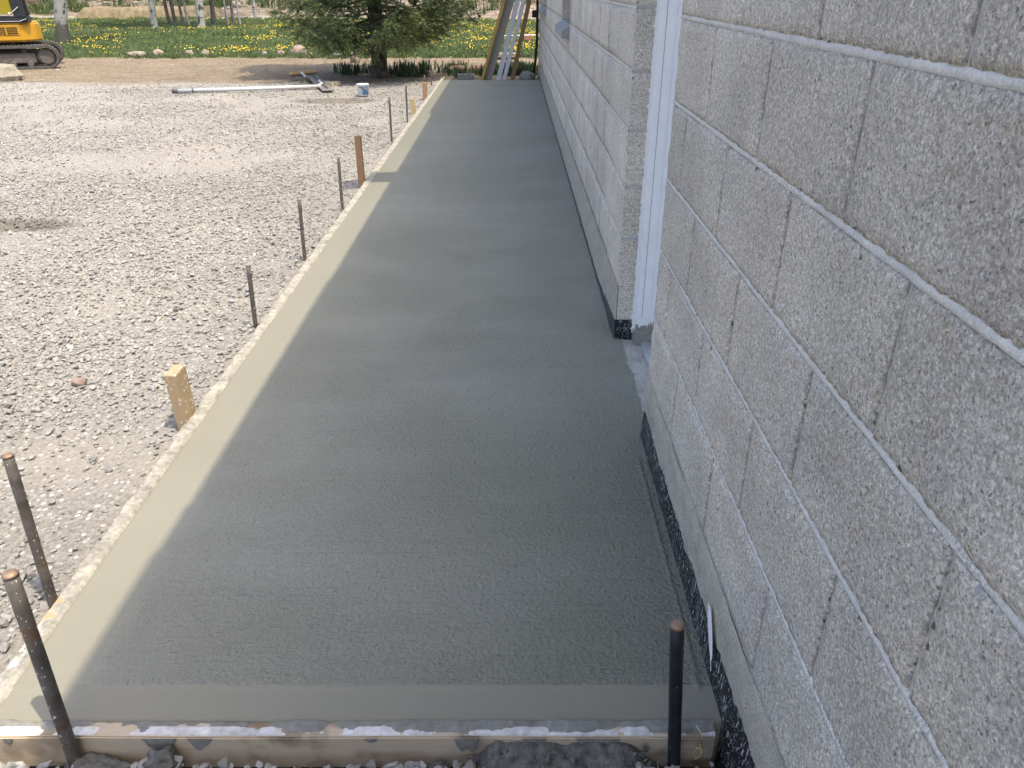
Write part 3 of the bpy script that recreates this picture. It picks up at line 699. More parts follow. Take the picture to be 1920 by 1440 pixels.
for i in range(70):
    cx, cy = random.uniform(-.08, .27), random.uniform(.90, 1.015); s_ = random.uniform(.004, .011)
    t = (1.0265 - cy) / .13; cz = -.070 + .058 * max(0, 1 - t) ** .8
    pts = [Vector((random.gauss(0, 1), random.gauss(0, 1), random.gauss(0, 1))).normalized() * s_ * random.uniform(.8, 1.2) + Vector((cx, cy, cz)) for _ in range(10)]
    bm = bmesh.new(); [bm.verts.new(p) for p in pts]; bmesh.ops.convex_hull(bm, input=bm.verts); bm.verts.ensure_lookup_table(); bm.verts.index_update()
    cr.add([v.co for v in bm.verts], [tuple(v.index for v in f.verts) for f in bm.faces]); bm.free()
o = cr.build('crumbs', M['wet'], sp, kind='stuff'); o.matrix_parent_inverse = Matrix.Translation(Vector((-.15, 1.0, -.07))).inverted()
link('concrete_lump', lump(0, 0, 0, .034, .024, .034, 4, M['wet']), None, (-.690, 1.002, -.044), label='rounded dark lump of concrete resting on gravel against the end board', cat='spilt concrete')
link('concrete_lump', lump(0, 0, 0, .062, .028, .030, 9, M['wet']), None, (-.825, 1.000, -.058), label='flat dark spill of concrete at the foot of the near left steel stake', cat='spilt concrete')
link('concrete_lump', lump(0, 0, 0, .022, .018, .020, 2, M['wet']), None, (-.145, .995, -.058), label='small dark lump of concrete on gravel left of the crumbly heap', cat='spilt concrete')

# ------------------------------------------------------------------ scatter helper (gravel, grass): points with instanced pieces
def scatter(name, P, sc, rot, meshes, **k):
    coll = bpy.data.collections.new(name + '_pieces')
    for me in meshes: coll.objects.link(bpy.data.objects.new(me.name, me))
    me = bpy.data.meshes.new(name); P = np.asarray(P, np.float32); me.vertices.add(len(P)); me.vertices.foreach_set('co', P.ravel())
    a = me.attributes.new('sc', 'FLOAT_VECTOR', 'POINT'); sc = np.asarray(sc, np.float32)
    if sc.ndim == 1: sc = np.repeat(sc[:, None], 3, 1)
    a.data.foreach_set('vector', sc.ravel())
    a = me.attributes.new('rt', 'FLOAT_VECTOR', 'POINT'); a.data.foreach_set('vector', np.asarray(rot, np.float32).ravel())
    o = link(name, me, **k)
    t = bpy.data.node_groups.new(name + '_nodes', 'GeometryNodeTree')
    t.interface.new_socket('Geometry', in_out='INPUT', socket_type='NodeSocketGeometry'); t.interface.new_socket('Geometry', in_out='OUTPUT', socket_type='NodeSocketGeometry')
    gi = t.nodes.new('NodeGroupInput'); go = t.nodes.new('NodeGroupOutput'); ip = t.nodes.new('GeometryNodeInstanceOnPoints'); ci = t.nodes.new('GeometryNodeCollectionInfo')
    ci.inputs['Collection'].default_value = coll; ci.inputs['Separate Children'].default_value = True; ci.inputs['Reset Children'].default_value = True
    def attr(nm):
        q = t.nodes.new('GeometryNodeInputNamedAttribute'); q.data_type = 'FLOAT_VECTOR'; q.inputs['Name'].default_value = nm; return q.outputs['Attribute']
    L = t.links.new; L(gi.outputs[0], ip.inputs['Points']); L(ci.outputs[0], ip.inputs['Instance']); ip.inputs['Pick Instance'].default_value = True
    e2r = t.nodes.new('FunctionNodeEulerToRotation'); L(attr('rt'), e2r.inputs[0]); L(e2r.outputs[0], ip.inputs['Rotation']); L(attr('sc'), ip.inputs['Scale']); L(ip.outputs[0], go.inputs[0])
    mod = o.modifiers.new('scatter', 'NODES'); mod.node_group = t
    return o
def hull(seed, n=11, fl=.62):
    random.seed(seed); bm = bmesh.new()
    for _ in range(n):
        p = Vector((random.gauss(0, 1), random.gauss(0, 1), random.gauss(0, 1))).normalized() * random.uniform(.8, 1.1); bm.verts.new((p.x, p.y * .85, p.z * fl))
    r = bmesh.ops.convex_hull(bm, input=bm.verts)
    lo = [v for v in bm.verts if not v.link_faces]; bmesh.ops.delete(bm, geom=lo, context='VERTS')
    bmesh.ops.bevel(bm, geom=bm.edges[:], offset=.07, segments=1, affect='EDGES')
    me = bpy.data.meshes.new('stone'); bm.to_mesh(me); bm.free(); me.materials.append(M['stone']); return me
stones = [hull(i + 1, random.choice((9, 11, 13)), .5 + .06 * (i % 5)) for i in range(12)]
cosT, sinT = math.cos(R(27.57)), math.sin(R(27.57))
def visible(P, mx=.22, my=.12):
    d = P[:, 1] * cosT - (P[:, 2] - 1.33) * sinT; yc = -P[:, 1] * sinT - (P[:, 2] - 1.33) * cosT
    u = P[:, 0] / d; v = yc / d
    return (d > .3) & (abs(u) < .666 + mx) & (v < .5 + my) & (v > -.5 - my)
ghv = np.vectorize(gh); nzv = np.vectorize(lambda a, b: nz(a, b, 4))
def field(x0, x1, y0, y1, dens):
    n = int((x1 - x0) * (y1 - y0) * dens); P = np.zeros((n, 3)); P[:, 0] = rng.uniform(x0, x1, n); P[:, 1] = rng.uniform(y0, y1, n); P[:, 2] = GZ
    return P[visible(P)]
def settle(P): P[:, 2] = ghv(P[:, 0], P[:, 1]); return P
pts = [field(-3.0, -1.115, .65, 3.2, 5600), field(-5.2, -1.115, 3.2, 6.5, 3600), field(-9.0, -1.115, 6.5, 13.2, 1700), field(-9.0, -1.2, 13.2, 17.2, 700), field(-1.12, .40, .80, 1.02, 4200), field(-1.115, .30, 12.70, 14, 300)]
P = settle(np.concatenate(pts)); n = len(P)
dn = nzv(P[:, 0] * .55, P[:, 1] * .8) + .35 * nzv(P[:, 0] * 2.3 + 9, P[:, 1] * 2.3)
near_strip = (P[:, 1] < 1.03) & (P[:, 0] > -1.2)
prob = np.clip(.80 + 1.4 * dn - .30 * np.clip((P[:, 1] - 7.5) / 3, 0, 1) * (P[:, 0] < -2.2), .10, 1); prob[near_strip] = 1; prob *= np.clip((13.4 - P[:, 1]) / 1.6, 0.10, 1)
# trodden fines along the left board and in wheel tracks
d0 = (P[:, 0] < -1.115) & (P[:, 0] > -1.30) & (P[:, 1] > 1.6); prob[d0] *= .45
keep = rng.random(n) < prob; P = P[keep]; n = len(P); near_strip = near_strip[keep]
s = np.exp(rng.normal(math.log(.0083), .42, n)); s = np.clip(s, .003, .020); s *= np.where(P[:, 1] > 6.5, 1.12, 1.0)
s = np.where(near_strip, s * 1.3, s)
s *= .95; P[:, 2] += s * rng.uniform(.0, .7, n)
rt = np.stack([rng.normal(0, .35, n), rng.normal(0, .35, n), rng.uniform(0, 6.28, n)], 1)
scatter('gravel', P, s, rt, stones, label='pale crushed limestone gravel covering the yard', cat='gravel', kind='stuff')
print('gravel', n)
# individual larger stones near the camera
random.seed(3)

# ------------------------------------------------------------------ grass, dandelions
def blades(seed, n, h, spread, wdt, mat, lean=.5):
    r = np.random.default_rng(seed); V = []; F = []
    for i in range(n):
        a = r.uniform(0, 6.28); d = spread * math.sqrt(r.random()); bx_, by_ = d * math.cos(a), d * math.sin(a); hh = h * r.uniform(.5, 1.1); la = r.uniform(0, 6.28); ll = hh * lean * r.uniform(.2, 1)
        wa = r.uniform(0, 3.14); wx, wy = wdt * math.cos(wa), wdt * math.sin(wa); b0 = len(V)
        V += [(bx_ - wx, by_ - wy, 0), (bx_ + wx, by_ + wy, 0), (bx_ + math.cos(la) * ll * .35 + wx * .8, by_ + math.sin(la) * ll * .35 + wy * .8, hh * .6), (bx_ + math.cos(la) * ll * .35 - wx * .8, by_ + math.sin(la) * ll * .35 - wy * .8, hh * .6), (bx_ + math.cos(la) * ll, by_ + math.sin(la) * ll, hh)]
        F += [(b0, b0 + 1, b0 + 2, b0 + 3), (b0 + 3, b0 + 2, b0 + 4)]
    me = bpy.data.meshes.new('tuft'); me.from_pydata(V, [], F); me.materials.append(mat); return me
MGr = m_grass('grass', [(.2, (0.0507, 0.078, 0.0312)), (.5, (0.0897, 0.129, 0.0468)), (.8, (0.148, 0.183, 0.078))])
tufts = [blades(i, 26, .07, .10, .006, MGr) for i in range(6)]
def lawn(x0, x1, y0, y1, dens): return field(x0, x1, y0, y1, dens)
P = np.concatenate([lawn(-16, 3, 17.0, 22, 90), lawn(-21, 4, 22, 29, 45), lawn(-28, 5, 29, 36, 22)]); P = P[P[:, 1] > 17.05 + .25 * nzv(P[:, 0] * .9, P[:, 0] * 0)]
P = settle(P); n = len(P); s = rng.uniform(.6, 1.15, n) * np.where(P[:, 1] > 24, 1.35, 1) * (1 + .3 * nzv(P[:, 0], P[:, 1]))
scatter('grass', P, s, np.stack([np.zeros(n), np.zeros(n), rng.uniform(0, 6.28, n)], 1), tufts, label='green lawn of short grass beyond the gravel yard', cat='grass', kind='stuff')
print('grass', n)
MY = m_simple('dandelion', (.70, .52, .04), .7, 0, .1, 20); MSt = m_simple('dandelion_stem', (.12, .2, .05), .7)
def dand(seed):
    r = np.random.default_rng(seed); mb = MB()
    for q in range(3):
        x_, y_ = r.uniform(-.10, .10, 2); h_ = r.uniform(.05, .09); rr = r.uniform(.009, .018)
        k = 7; top = [(x_ + rr * math.cos(i * 6.283 / k), y_ + rr * math.sin(i * 6.283 / k), h_) for i in range(k)]
        mb.add(top + [(x_, y_, h_ + .011), (x_, y_, h_ - .010)], [(i, (i + 1) % k, k) for i in range(k)] + [((i + 1) % k, i, k + 1) for i in range(k)], 0)
        mb.add([(x_ - .002, y_, 0), (x_ + .002, y_, 0), (x_, y_, h_)], [(0, 1, 2)], 1)
    return mb.mesh('dandelion', [MY, MSt])
dd = [dand(i) for i in range(4)]
P = np.concatenate([lawn(-16, 3, 17.3, 23, 13), lawn(-22, 4, 23, 30, 13), lawn(-24, 5, 30, 36, 6)])
q = nzv(P[:, 0] * .42 + 3, P[:, 1] * .55) + .45 * nzv(P[:, 0] * 1.6, P[:, 1] * 1.6) + np.where(P[:, 0] > -3, .35, 0) * np.clip((P[:, 1] - 18) / 3, 0, 1) - np.where((P[:, 0] < -9), .08, 0) + np.where(abs(P[:, 1] - 25.5) < 1.4, .22, 0) + np.where(abs(P[:, 1] - 18.6) < .5, .12, 0)
P = P[(rng.random(len(P)) < np.clip(q * 2.0 + .06, .015, 1))]; P = settle(P); n = len(P)
scatter('dandelions', P, rng.uniform(.8, 1.25, n), np.stack([np.zeros(n), np.zeros(n), rng.uniform(0, 6.28, n)], 1), dd, label='yellow dandelion flowers spread over the lawn', cat='flowers', kind='stuff')
print('dandelions', n)

# ------------------------------------------------------------------ spruce
def needles(r, a, d, L, nn, ln, out_v, out_f, wn=.0035):
    """bottle-brush of needle triangles along a twig from a in direction d"""
    t = r.random(nn) ** .9; ang = r.uniform(0, 6.283, nn)
    up_ = np.array([0, 0, 1.]); e1 = np.cross(d, up_); e1 /= (np.linalg.norm(e1) + 1e-6); e2 = np.cross(e1, d)
    rad = np.cos(ang)[:, None] * e1 + np.sin(ang)[:, None] * e2
    base = a + d * (t * L)[:, None]; tip = base + (rad * .78 + d * .62) * (ln * r.uniform(.7, 1.1, nn) * (1 - .35 * t))[:, None]
    side = np.cross(rad, d) * wn; n0 = sum(len(v) for v in out_v)
    out_v.append(np.stack([base - side, base + side, tip], 1).reshape(-1, 3)); out_f.append(np.arange(nn * 3).reshape(-1, 3) + n0)
def mneedle():
    n = N('needles'); c = n.ramp(n.noise(2.6, 4), [(.3, (0.0517, 0.0805, 0.0391)), (.5, (0.115, 0.155, 0.0667)), (.7, (0.241, 0.276, 0.115))])
    c = n.mix(n.step(n.noise(17, 3), .5, .75), c, n.mix(1.0, c, (1.45, 1.3, 1.0), 'MULTIPLY'))
    m = n.out(c, .6, None, .3); return m
TX, TY = -2.20, 13.72
tz = gh(TX, TY)
sp = empty('spruce_tree', (TX, TY, tz), label='big dark green spruce tree with low spreading branches beyond the gravel', cat='tree')
tb = MB(); tb.tube([(0.02 * nz(z_, 0), .02 * nz(0, z_), z_) for z_ in (-.1, 0, .12, .35, .8, 1.6, 3, 5, 7, 8.2)], [.19, .165, .135, .122, .115, .105, .085, .06, .03, .008], 16, jit=.05)
tb.build('trunk', m_bark('spruce_bark', (.05, .042, .036), (.16, .135, .115)), sp, smooth=True)
r = np.random.default_rng(21); ov, of = [], []; wb = MB()
z = .55; bi = 0
while z < 7.9:
    rad0 = (1.80 + .30 * smooth(.8, 1.6, z)) * (1 - z / 8.6) ** .8; low = z < 1.35
    nb_ = 9 if low else 12
    for q in range(nb_):
        az = r.uniform(0, 6.283); L = rad0 * r.uniform(.72, 1.08); zz = z + r.uniform(-.09, .09); dr = r.uniform(.04, .22) if z < 3 else -.15
        if z < .8: dr *= .5; 
        h = np.array([math.cos(az), math.sin(az), 0.]); sd = np.array([-h[1], h[0], 0])
        kb = 9; pb = [np.array([0, 0, zz]) + h * L * t + np.array([0, 0, (-dr * math.sin(t * 2.6) * 1.0 + .22 * t * t) * L * .7]) + sd * L * .06 * math.sin(t * 3 + q) for t in np.linspace(0, 1, kb)]
        wb.tube([tuple(p) for p in pb], list(np.linspace(.015, .003, kb)), 5)
        ntw = int((28 if low else 22) * max(.4, L / 1.7))
        for i in range(ntw):
            t = .22 + .78 * (i + r.random()) / ntw; f_ = t * (kb - 1); i0 = min(int(f_), kb - 2); p = pb[i0] + (pb[i0 + 1] - pb[i0]) * (f_ - i0)
            sgn = 1 if i % 2 else -1; tl = (.50 * (1.12 - t) + .10) * r.uniform(.7, 1.15) * min(1, L / 1.3)
            d = h * .75 + sd * sgn * r.uniform(.5, 1.0) + np.array([0, 0, r.uniform(-.55, .15)]); d /= np.linalg.norm(d)
            needles(r, p, d, tl, (46 if low else 30), (.042 if low else .10), ov, of, .0045 if low else .026)
            if low:
                for _ in range(3):
                    tt = r.uniform(.25, .9); p2 = p + d * tl * tt; d2 = d + sd * r.uniform(-.9, .9) + np.array([0, 0, r.uniform(-.6, .6)]); d2 /= np.linalg.norm(d2)
                    needles(r, p2, d2, tl * .5 * r.uniform(.5, 1.1), 22, .040, ov, of, .0042)
        needles(r, pb[-2], (pb[-1] - pb[-2]) / np.linalg.norm(pb[-1] - pb[-2]), .2, 40, .034, ov, of)
    z += .145 if low else .30
wb.build('branches', m_bark('twig_bark', (.05, .04, .03), (.12, .10, .08)), sp)
link('crown', npmesh('crown', np.concatenate(ov), np.concatenate(of), mneedle()), sp)
print('needles', sum(len(f) for f in of))

# ------------------------------------------------------------------ deciduous trunks on the lawn with thin spring crowns beyond the frame
MB1 = m_birch(.2); MB2 = m_birch(1.0); MBd = m_bark('dark_bark', (0.06, 0.052, 0.045), (0.17, 0.15, 0.13)); MBp = m_bark('pale_bark', (0.22, 0.2, 0.18), (0.42, 0.38, 0.34))
MLf = m_grass('young_leaves', [(.3, (.08, .13, .03)), (.7, (.16, .22, .06))])
def crown_mesh(seed, hgt, rad, nn):
    r = np.random.default_rng(seed); c = r.normal(0, 1, (14, 3)) * [rad * .45, rad * .45, hgt * .14] + [0, 0, hgt * .78]
    k = r.integers(0, 14, nn); p = c[k] + r.normal(0, 1, (nn, 3)) * [rad * .26, rad * .26, rad * .24]
    a = r.normal(0, 1, (nn, 3)); a /= np.linalg.norm(a, axis=1)[:, None]; b_ = np.cross(a, r.normal(0, 1, (nn, 3))); b_ /= np.linalg.norm(b_, axis=1)[:, None]; s = r.uniform(.03, .06, nn)[:, None]
    V = np.stack([p - a * s, p - b_ * s * .6, p + a * s, p + b_ * s * .6], 1).reshape(-1, 3); return npmesh('crown', V, np.arange(nn * 4).reshape(-1, 4), MLf)
CM = [crown_mesh(i, 8, 1.6, 5000) for i in range(3)]
def tree(name, x, y, r0, mat, label, lean=(0, 0), h=8.0, ci=0, flare=1.3, low=None):
    z0 = gh(x, y); root = empty(name, (x, y, z0), label=label, cat='tree', group='trees standing on the lawn')
    mb = MB(); zs = [-.15, 0, .15, .4, .8, 1.3, 2, 3, 5, 7]
    pts = [(lean[0] * q + .03 * nz(q, x), lean[1] * q + .03 * nz(x, q), q) for q in zs]
    rr = [r0 * flare * 1.1, r0 * flare, r0 * 1.12, r0 * 1.03, r0, r0 * .96, r0 * .92, r0 * .8, r0 * .5, r0 * .15]
    mb.tube(pts, rr, 12, jit=.06)
    for k in range(7):
        q = 3.2 + k * .55; a = k * 2.4 + x; b0 = Vector((lean[0] * q, lean[1] * q, q)); mb.tube([b0, b0 + Vector((math.cos(a) * .6, math.sin(a) * .6, .7)), b0 + Vector((math.cos(a) * 1.1, math.sin(a) * 1.1, 1.7))], [r0 * .35, r0 * .2, .008], 6)
    mb.build('trunk', mat, root, smooth=True)
    c = link('crown', CM[ci % 3], root, (lean[0] * 7, lean[1] * 7, 0)); c.rotation_euler.z = x * 7
tree('poplar_tree', -11.20, 20.95, .145, MB2, 'thick grey trunk with dark lower bark standing right behind the excavator', (.20, 0), flare=1.15, ci=0)
tree('birch_tree', -11.40, 27.02, .095, MB1, 'white birch trunk standing alone left of the group of thin trees', (.10, 0), ci=1)
tree('young_tree', -11.81, 29.28, .055, MBd, 'dark thin trunk, left one of the close pair right of the white birch', (-.05, 0), ci=2)
tree('young_tree', -11.60, 29.28, .06, MBd, 'dark thin trunk, right one of the close pair beside the white birch', (-.04, 0), ci=0)
tree('young_tree', -10.81, 27.95, .042, MBd, 'slender trunk with dark foot between the pair and the patchy birch', (-.05, 0), ci=1)
tree('young_tree', -11.30, 29.64, .035, MBp, 'pale slender trunk just right of the dark footed one', (-.04, 0), ci=2)
tree('birch_tree', -9.81, 26.73, .115, MB1, 'patchy black and white birch trunk, thickest of the middle group', (.08, 0), ci=0)
tree('young_tree', -10.28, 29.28, .07, MBd, 'straight dark trunk just right of the patchy birch', (.04, 0), ci=1)
tree('young_tree', -9.69, 28.94, .035, MBp, 'pale thin trunk standing alone between the straight dark one and the right group', (-.02, 0), ci=2)
tree('young_tree', -9.20, 27.95, .045, MBd, 'dark thin trunk in the right group of three, its left one', (.06, 0), ci=0)
tree('young_tree', -9.25, 28.85, .035, MBp, 'pale thin trunk in the right group of three, its right one', (-.01, 0), ci=1)
tree('birch_tree', -10.84, 36.0, .06, MB1, 'far thin pale trunk just left of the spruce tree', (0, 0), ci=2)

# ------------------------------------------------------------------ boulders and stones
def mrock(name, lo, hi):
    n = N(name); f = n.noise(5, 5); return n.out(n.ramp(f, [(.3, lo), (.7, hi)]), .95, n.bump(n.noise(14, 4), .6, .02), .2)
MP = mrock('pink_stone', (0.194, 0.144, 0.119), (0.302, 0.245, 0.209)); MT = mrock('tan_stone', (0.173, 0.151, 0.119), (0.274, 0.245, 0.202)); MGy = mrock('grey_stone', (0.144, 0.144, 0.137), (0.245, 0.238, 0.223))
for (x, y, s_, mt, lb) in ((-7.82, 17.42, (.20, .12, .07), MT, 'flat wide tan stone at the lawn edge, leftmost of the row'), (-7.42, 17.52, (.11, .09, .09), MP, 'pinkish stone at the lawn edge right beside the flat tan one'),
                           (-6.78, 17.55, (.09, .08, .08), MT, 'small stone at the lawn edge below the patchy birch'), (-6.42, 17.5, (.10, .08, .08), MT, 'rounded tan stone at the lawn edge, fourth of the row from the left'),
                           (-5.22, 17.6, (.06, .06, .06), MGy, 'small grey stone at the lawn edge just left of the spruce, left of the pair'), (-4.87, 17.6, (.08, .07, .07), MP, 'small pink stone at the lawn edge just left of the spruce, right of the pair'),
                           (-4.52, 17.7, (.18, .12, .13), MP, 'largest pinkish stone at the lawn edge under the spruce branches'), (-3.65, 17.3, (.08, .07, .06), MGy, 'grey stone on the grass half hidden under the spruce'),
                           (-3.10, 16.4, (.10, .08, .14), MP, 'upright brown stone left of the spruce trunk')):
    link('boulder', lump(0, 0, 0, *s_, int(x * 100) % 17, mt, 3, .3), None, (x, y, gh(x, y) + s_[2] * .45), label=lb, cat='stone', group='stones along the lawn edge')
for (x, y, s_, mt, lb) in ((-19.9, 45.0, (.85, .5, .42), MP, 'large pale boulder on the far bank above the straw mound'), (-15.1, 41.3, (.45, .35, .42), MT, 'big pale boulder on the far bank behind the thin trunks'),
                           (-15.9, 41.8, (.38, .3, .30), MP, 'pinkish boulder leaning on the big pale one on the far bank'), (-17.5, 45, (.4, .3, .28), MGy, 'grey boulder on the far bank between the birch and the thin pair'),
                           (-12.5, 44, (.5, .35, .3), MT, 'tan boulder high on the far bank left of the spruce'), (-18.2, 42.4, (.22, .2, .18), MP, 'small boulder low on the far bank near the straw mound'),
                           (-13.6, 46, (.35, .3, .3), MP, 'pink boulder at the top of the far bank')):
    link('boulder', lump(0, 0, 0, *s_, int(x * 10) % 13, mt, 3, .3), None, (x, y, gh(x, y) + s_[2] * .3), label=lb, cat='stone', group='boulders on the far bank')
rk = [lump(0, 0, 0, 1, .8, .6, i, (MP, MT, MGy, MP)[i], 2, .35) for i in range(4)]
P = np.concatenate([field(-34, 8, 39, 54, 3.2), field(-8.5, .5, 14.2, 17.2, 5)]); P = P[(P[:, 1] < 20) | (nzv(P[:, 0] * .25, P[:, 1] * .25) > -.25)]; P = settle(P); n = len(P)
scatter('rubble', P, np.where(P[:, 1] > 20, np.exp(rng.normal(math.log(.09), .5, n)), np.exp(rng.normal(math.log(.018), .4, n))), rng.uniform(0, 6.28, (n, 3)) * [.1, .1, 1], rk, label='scattered pinkish rubble stones on the far bank and bare dirt', cat='rubble', kind='stuff')
# straw coloured mound and bank growth
hm = MB(); vs = []
xx = fr(-19.3, -12.2, .2)
for x_ in xx:
    e = smooth(-19.3, -18.6, x_) * (1 - smooth(-13.2, -12.2, x_))
    for j in range(9):
        t = j / 8; vs.append((x_, 36.9 + 1.3 * t, -.12 + e * (.52 + .06 * nz(x_ * 2, t * 3)) * math.sin(math.pi * min(1, t * 1.0)) ** .45 + .03 * nz(x_ * 6, t * 9)))
hm.add(vs, [(i * 9 + j, i * 9 + j + 1, (i + 1) * 9 + j + 1, (i + 1) * 9 + j) for i in range(len(xx) - 1) for j in range(8)])
n_ = N('straw'); hm.build('straw_mound', n_.out(n_.ramp(n_.noise(1, 4, vec=n_.map(n_.pos, (5.58, 5.58, 1.86))), [(.3, (0.124, 0.0961, 0.0589)), (.7, (0.223, 0.186, 0.124))]), .95, n_.bump(n_.noise(12, 4), .6, .04), .1), None, smooth=True, label='long low straw coloured mound at the back edge of the lawn', cat='mound')
MW2 = m_grass('weeds', [(.2, (0.035, 0.056, 0.0175)), (.6, (0.077, 0.112, 0.035)), (.9, (0.14, 0.147, 0.07))])
wt = [blades(30 + i, 40, .45, .35, .014, MW2) for i in range(4)]
P = field(-36, 8, 38.5, 52, 2.6); P = P[nzv(P[:, 0] * .16 + 4, P[:, 1] * .3) > np.where(P[:, 0] < -16, -.25, .12)]; P = settle(P); n = len(P)
scatter('weeds', P, rng.uniform(.5, 1.3, n), np.stack([np.zeros(n), np.zeros(n), rng.uniform(0, 6.28, n)], 1), wt, label='green weeds growing on the far rocky bank', cat='weeds', kind='stuff')
# brushwood at upper left
MBr = m_simple('brush', (.22, .15, .12), .9, 0, .35, 3); bs = []
for i in range(3):
    mb = MB(); random.seed(40 + i)
    for q in range(16):
        a = random.uniform(0, 6.28); x_, y_ = random.gauss(0, .4), random.gauss(0, .4); l = random.uniform(.8, 2.2)
        mb.tube([(x_, y_, 0), (x_ + .15 * math.cos(a), y_ + .15 * math.sin(a), l * .5), (x_ + .5 * math.cos(a), y_ + .5 * math.sin(a), l)], [.022, .014, .005], 4)
    bs.append(mb.mesh('brush', MBr))
P = settle(field(-36, -17, 42, 50, 1.6)); n = len(P)
scatter('brushwood', P, rng.uniform(.6, 1.2, n), np.stack([np.zeros(n), np.zeros(n), rng.uniform(0, 6.28, n)], 1), bs, label='bare reddish brush on the bank in the far left background', cat='brush', kind='stuff')
# iris-like plants under and right of the spruce
ML = m_grass('iris_leaf', [(.3, (.03, .06, .028)), (.7, (.06, .10, .04))])
ir = [blades(60 + i, 30, .20, .16, .011, ML, .35) for i in range(4)]
P = np.concatenate([field(-3.0, -2.45, 13.9, 14.7, 14), field(-2.05, .35, 13.75, 15.2, 17), field(-.35, .38, 13.6, 14.4, 22)]); P = P[(P[:, 0] < -.7) | (P[:, 1] > 13.9)]; P = settle(P); n = len(P)
scatter('iris_leaves', P, rng.uniform(.5, 1.1, n), np.stack([np.zeros(n), np.zeros(n), rng.uniform(0, 6.28, n)], 1), ir, label='dark upright leaves growing in the shade around the spruce trunk', cat='plants', kind='stuff')

# ------------------------------------------------------------------ things lying behind the slab
def obox(p, q, w_, h_, mat, name, spin=0, bevel=.002, **k):
    """a board of section w_ x h_ from p to q"""
    p, q = Vector(p), Vector(q); d = q - p; mb = MB(); mb.box(-w_ / 2, w_ / 2, -h_ / 2, h_ / 2, 0, d.length)
    o = mb.build(name, mat, None, bevel=bevel, **k); o.location = p
    qt = d.to_track_quat('Z', 'Y'); o.rotation_mode = 'XYZ'; o.rotation_euler = (qt @ Matrix.Rotation(spin, 3, 'Z').to_quaternion()).to_euler(); return o
def mvert(name, c1, c2):
    n = N(name); o_ = n.obj(); a = n.noise(1, 4, vec=n.map(o_, (30, 30, 2))); return n.out(n.mix(a, c1, c2), .85, n.bump(a, .4, .003), .2)
MGb = mvert('weathered_board', (0.36, 0.345, 0.33), (0.25, 0.24, 0.23)); MBb = mvert('brown_board', (0.3, 0.2, 0.11), (0.17, 0.11, 0.06)); MYl = m_simple('yellow_paint', (0.42, 0.28, 0.06), .5, 0, .1, 20); MWa = m_simple('white_board', (0.58, 0.6, 0.66), .5, .1, .06, 9)
SL = .345
def leaner(xb, yb, xt13, w_, h_, mat, name, lab, cat, L=2.55, spin=0):
    slope = (xt13 - xb) / 1.15; Lz = L / math.sqrt(1 + slope ** 2 + .01)
    return obox((xb, yb, -.08), (xb + slope * Lz, yb + .03, -.08 + Lz), w_, h_, mat, name, spin + math.pi / 2, label=lab, cat=cat, group='boards leaning at the far end of the slab')
leaner(-.490, 13.10, -.130, .040, .06, MYl, 'leaning_board', 'narrow yellow edged board, leftmost of those leaning behind the slab', 'board')
leaner(-.405, 13.20, -.035, .130, .038, MGb, 'leaning_board', 'wide weathered grey plank leaning right of the yellow one', 'board', L=2.4)
leaner(-.225, 13.20, .080, .072, .04, MWa, 'leaning_rail', 'white metal rail leaning left of its twin behind the slab', 'rail', L=2.4)
leaner(-.135, 13.20, .178, .058, .04, MWa, 'leaning_rail', 'white metal rail leaning right of its twin, next to the brown board', 'rail', L=2.2)
leaner(.000, 13.22, .265, .062, .038, MBb, 'leaning_board', 'brown wooden board, rightmost of those leaning behind the slab', 'board', L=1.6)
cb = MB(); x0, x1, y0, y1 = -.86, -.60, 12.98, 13.17
for a in ((x0, x1, y0, y0 + .03), (x0, x1, y1 - .03, y1), (x0, x0 + .03, y0 + .03, y1 - .03), (x1 - .03, x1, y0 + .03, y1 - .03), ((x0 + x1) / 2 - .015, (x0 + x1) / 2 + .015, y0 + .03, y1 - .03)): cb.box(*a, -.10, .045)
cb.build('cinder_block', m_crust('cinder', (.14, .145, .15), (.24, .245, .25)), None, bevel=.002, label='grey hollow cinder block on the ground left of the leaning boards', cat='cinder block')
rd = MB(); rd.box(-1.22, -.98, 15.5, 15.53, -.06, -.02, M=None); o = rd.build('red_strap', m_simple('red_plastic', (.55, .06, .05), .5), None, bevel=.004, label='bright red strip lying on the ground right of the spruce', cat='strap'); o.rotation_euler.z = 0
er = lump(0, 0, 0, .42, .28, .09, 3, m_crust('red_earth', (.10, .065, .05), (.2, .13, .10)), 3, .4)
link('earth_heap', er, None, (-.72, 14.6, -.05), label='low heap of reddish brown earth behind the cinder block', cat='earth')
link('rubble_stone', lump(0, 0, 0, .13, .10, .10, 6, MGy, 3, .35), None, (.24, 13.1, -.02), label='grey lump of rubble at the foot of the far wall corner', cat='stone')
# low metal rack in the grass and a brick block
tk = empty('metal_rack', (.15, 20.4, gh(.15, 20.4)), label='low thin metal rack standing in the dandelions behind the leaning boards', cat='rack')
mb = MB(); mb.tube([(-.45, 0, .22), (.5, .1, .24)], .012, 6); mb.build('rail', MWa, tk)
for (a, c) in ((-.42, 0), (.45, .1)): mb = MB(); mb.tube([(a, c - .08, 0), (a, c, .23), (a, c + .08, 0)], .010, 6); mb.build('leg', MWa, tk)
mb = MB(); mb.box(.33, .50, 21.5, 21.62, .02, .16); mb.build('brick_stack', m_simple('brick', (.35, .15, .10), .9), None, bevel=.004, label='reddish brick block in the grass next to the far wall corner', cat='brick')
mb = MB(); mb.box(-.5, .1, 16.9, 17.2, -.03, .05); mb.build('stone_slab', MT, None, bevel=.01, label='flat pale stone slab behind the leaning rails', cat='stone')

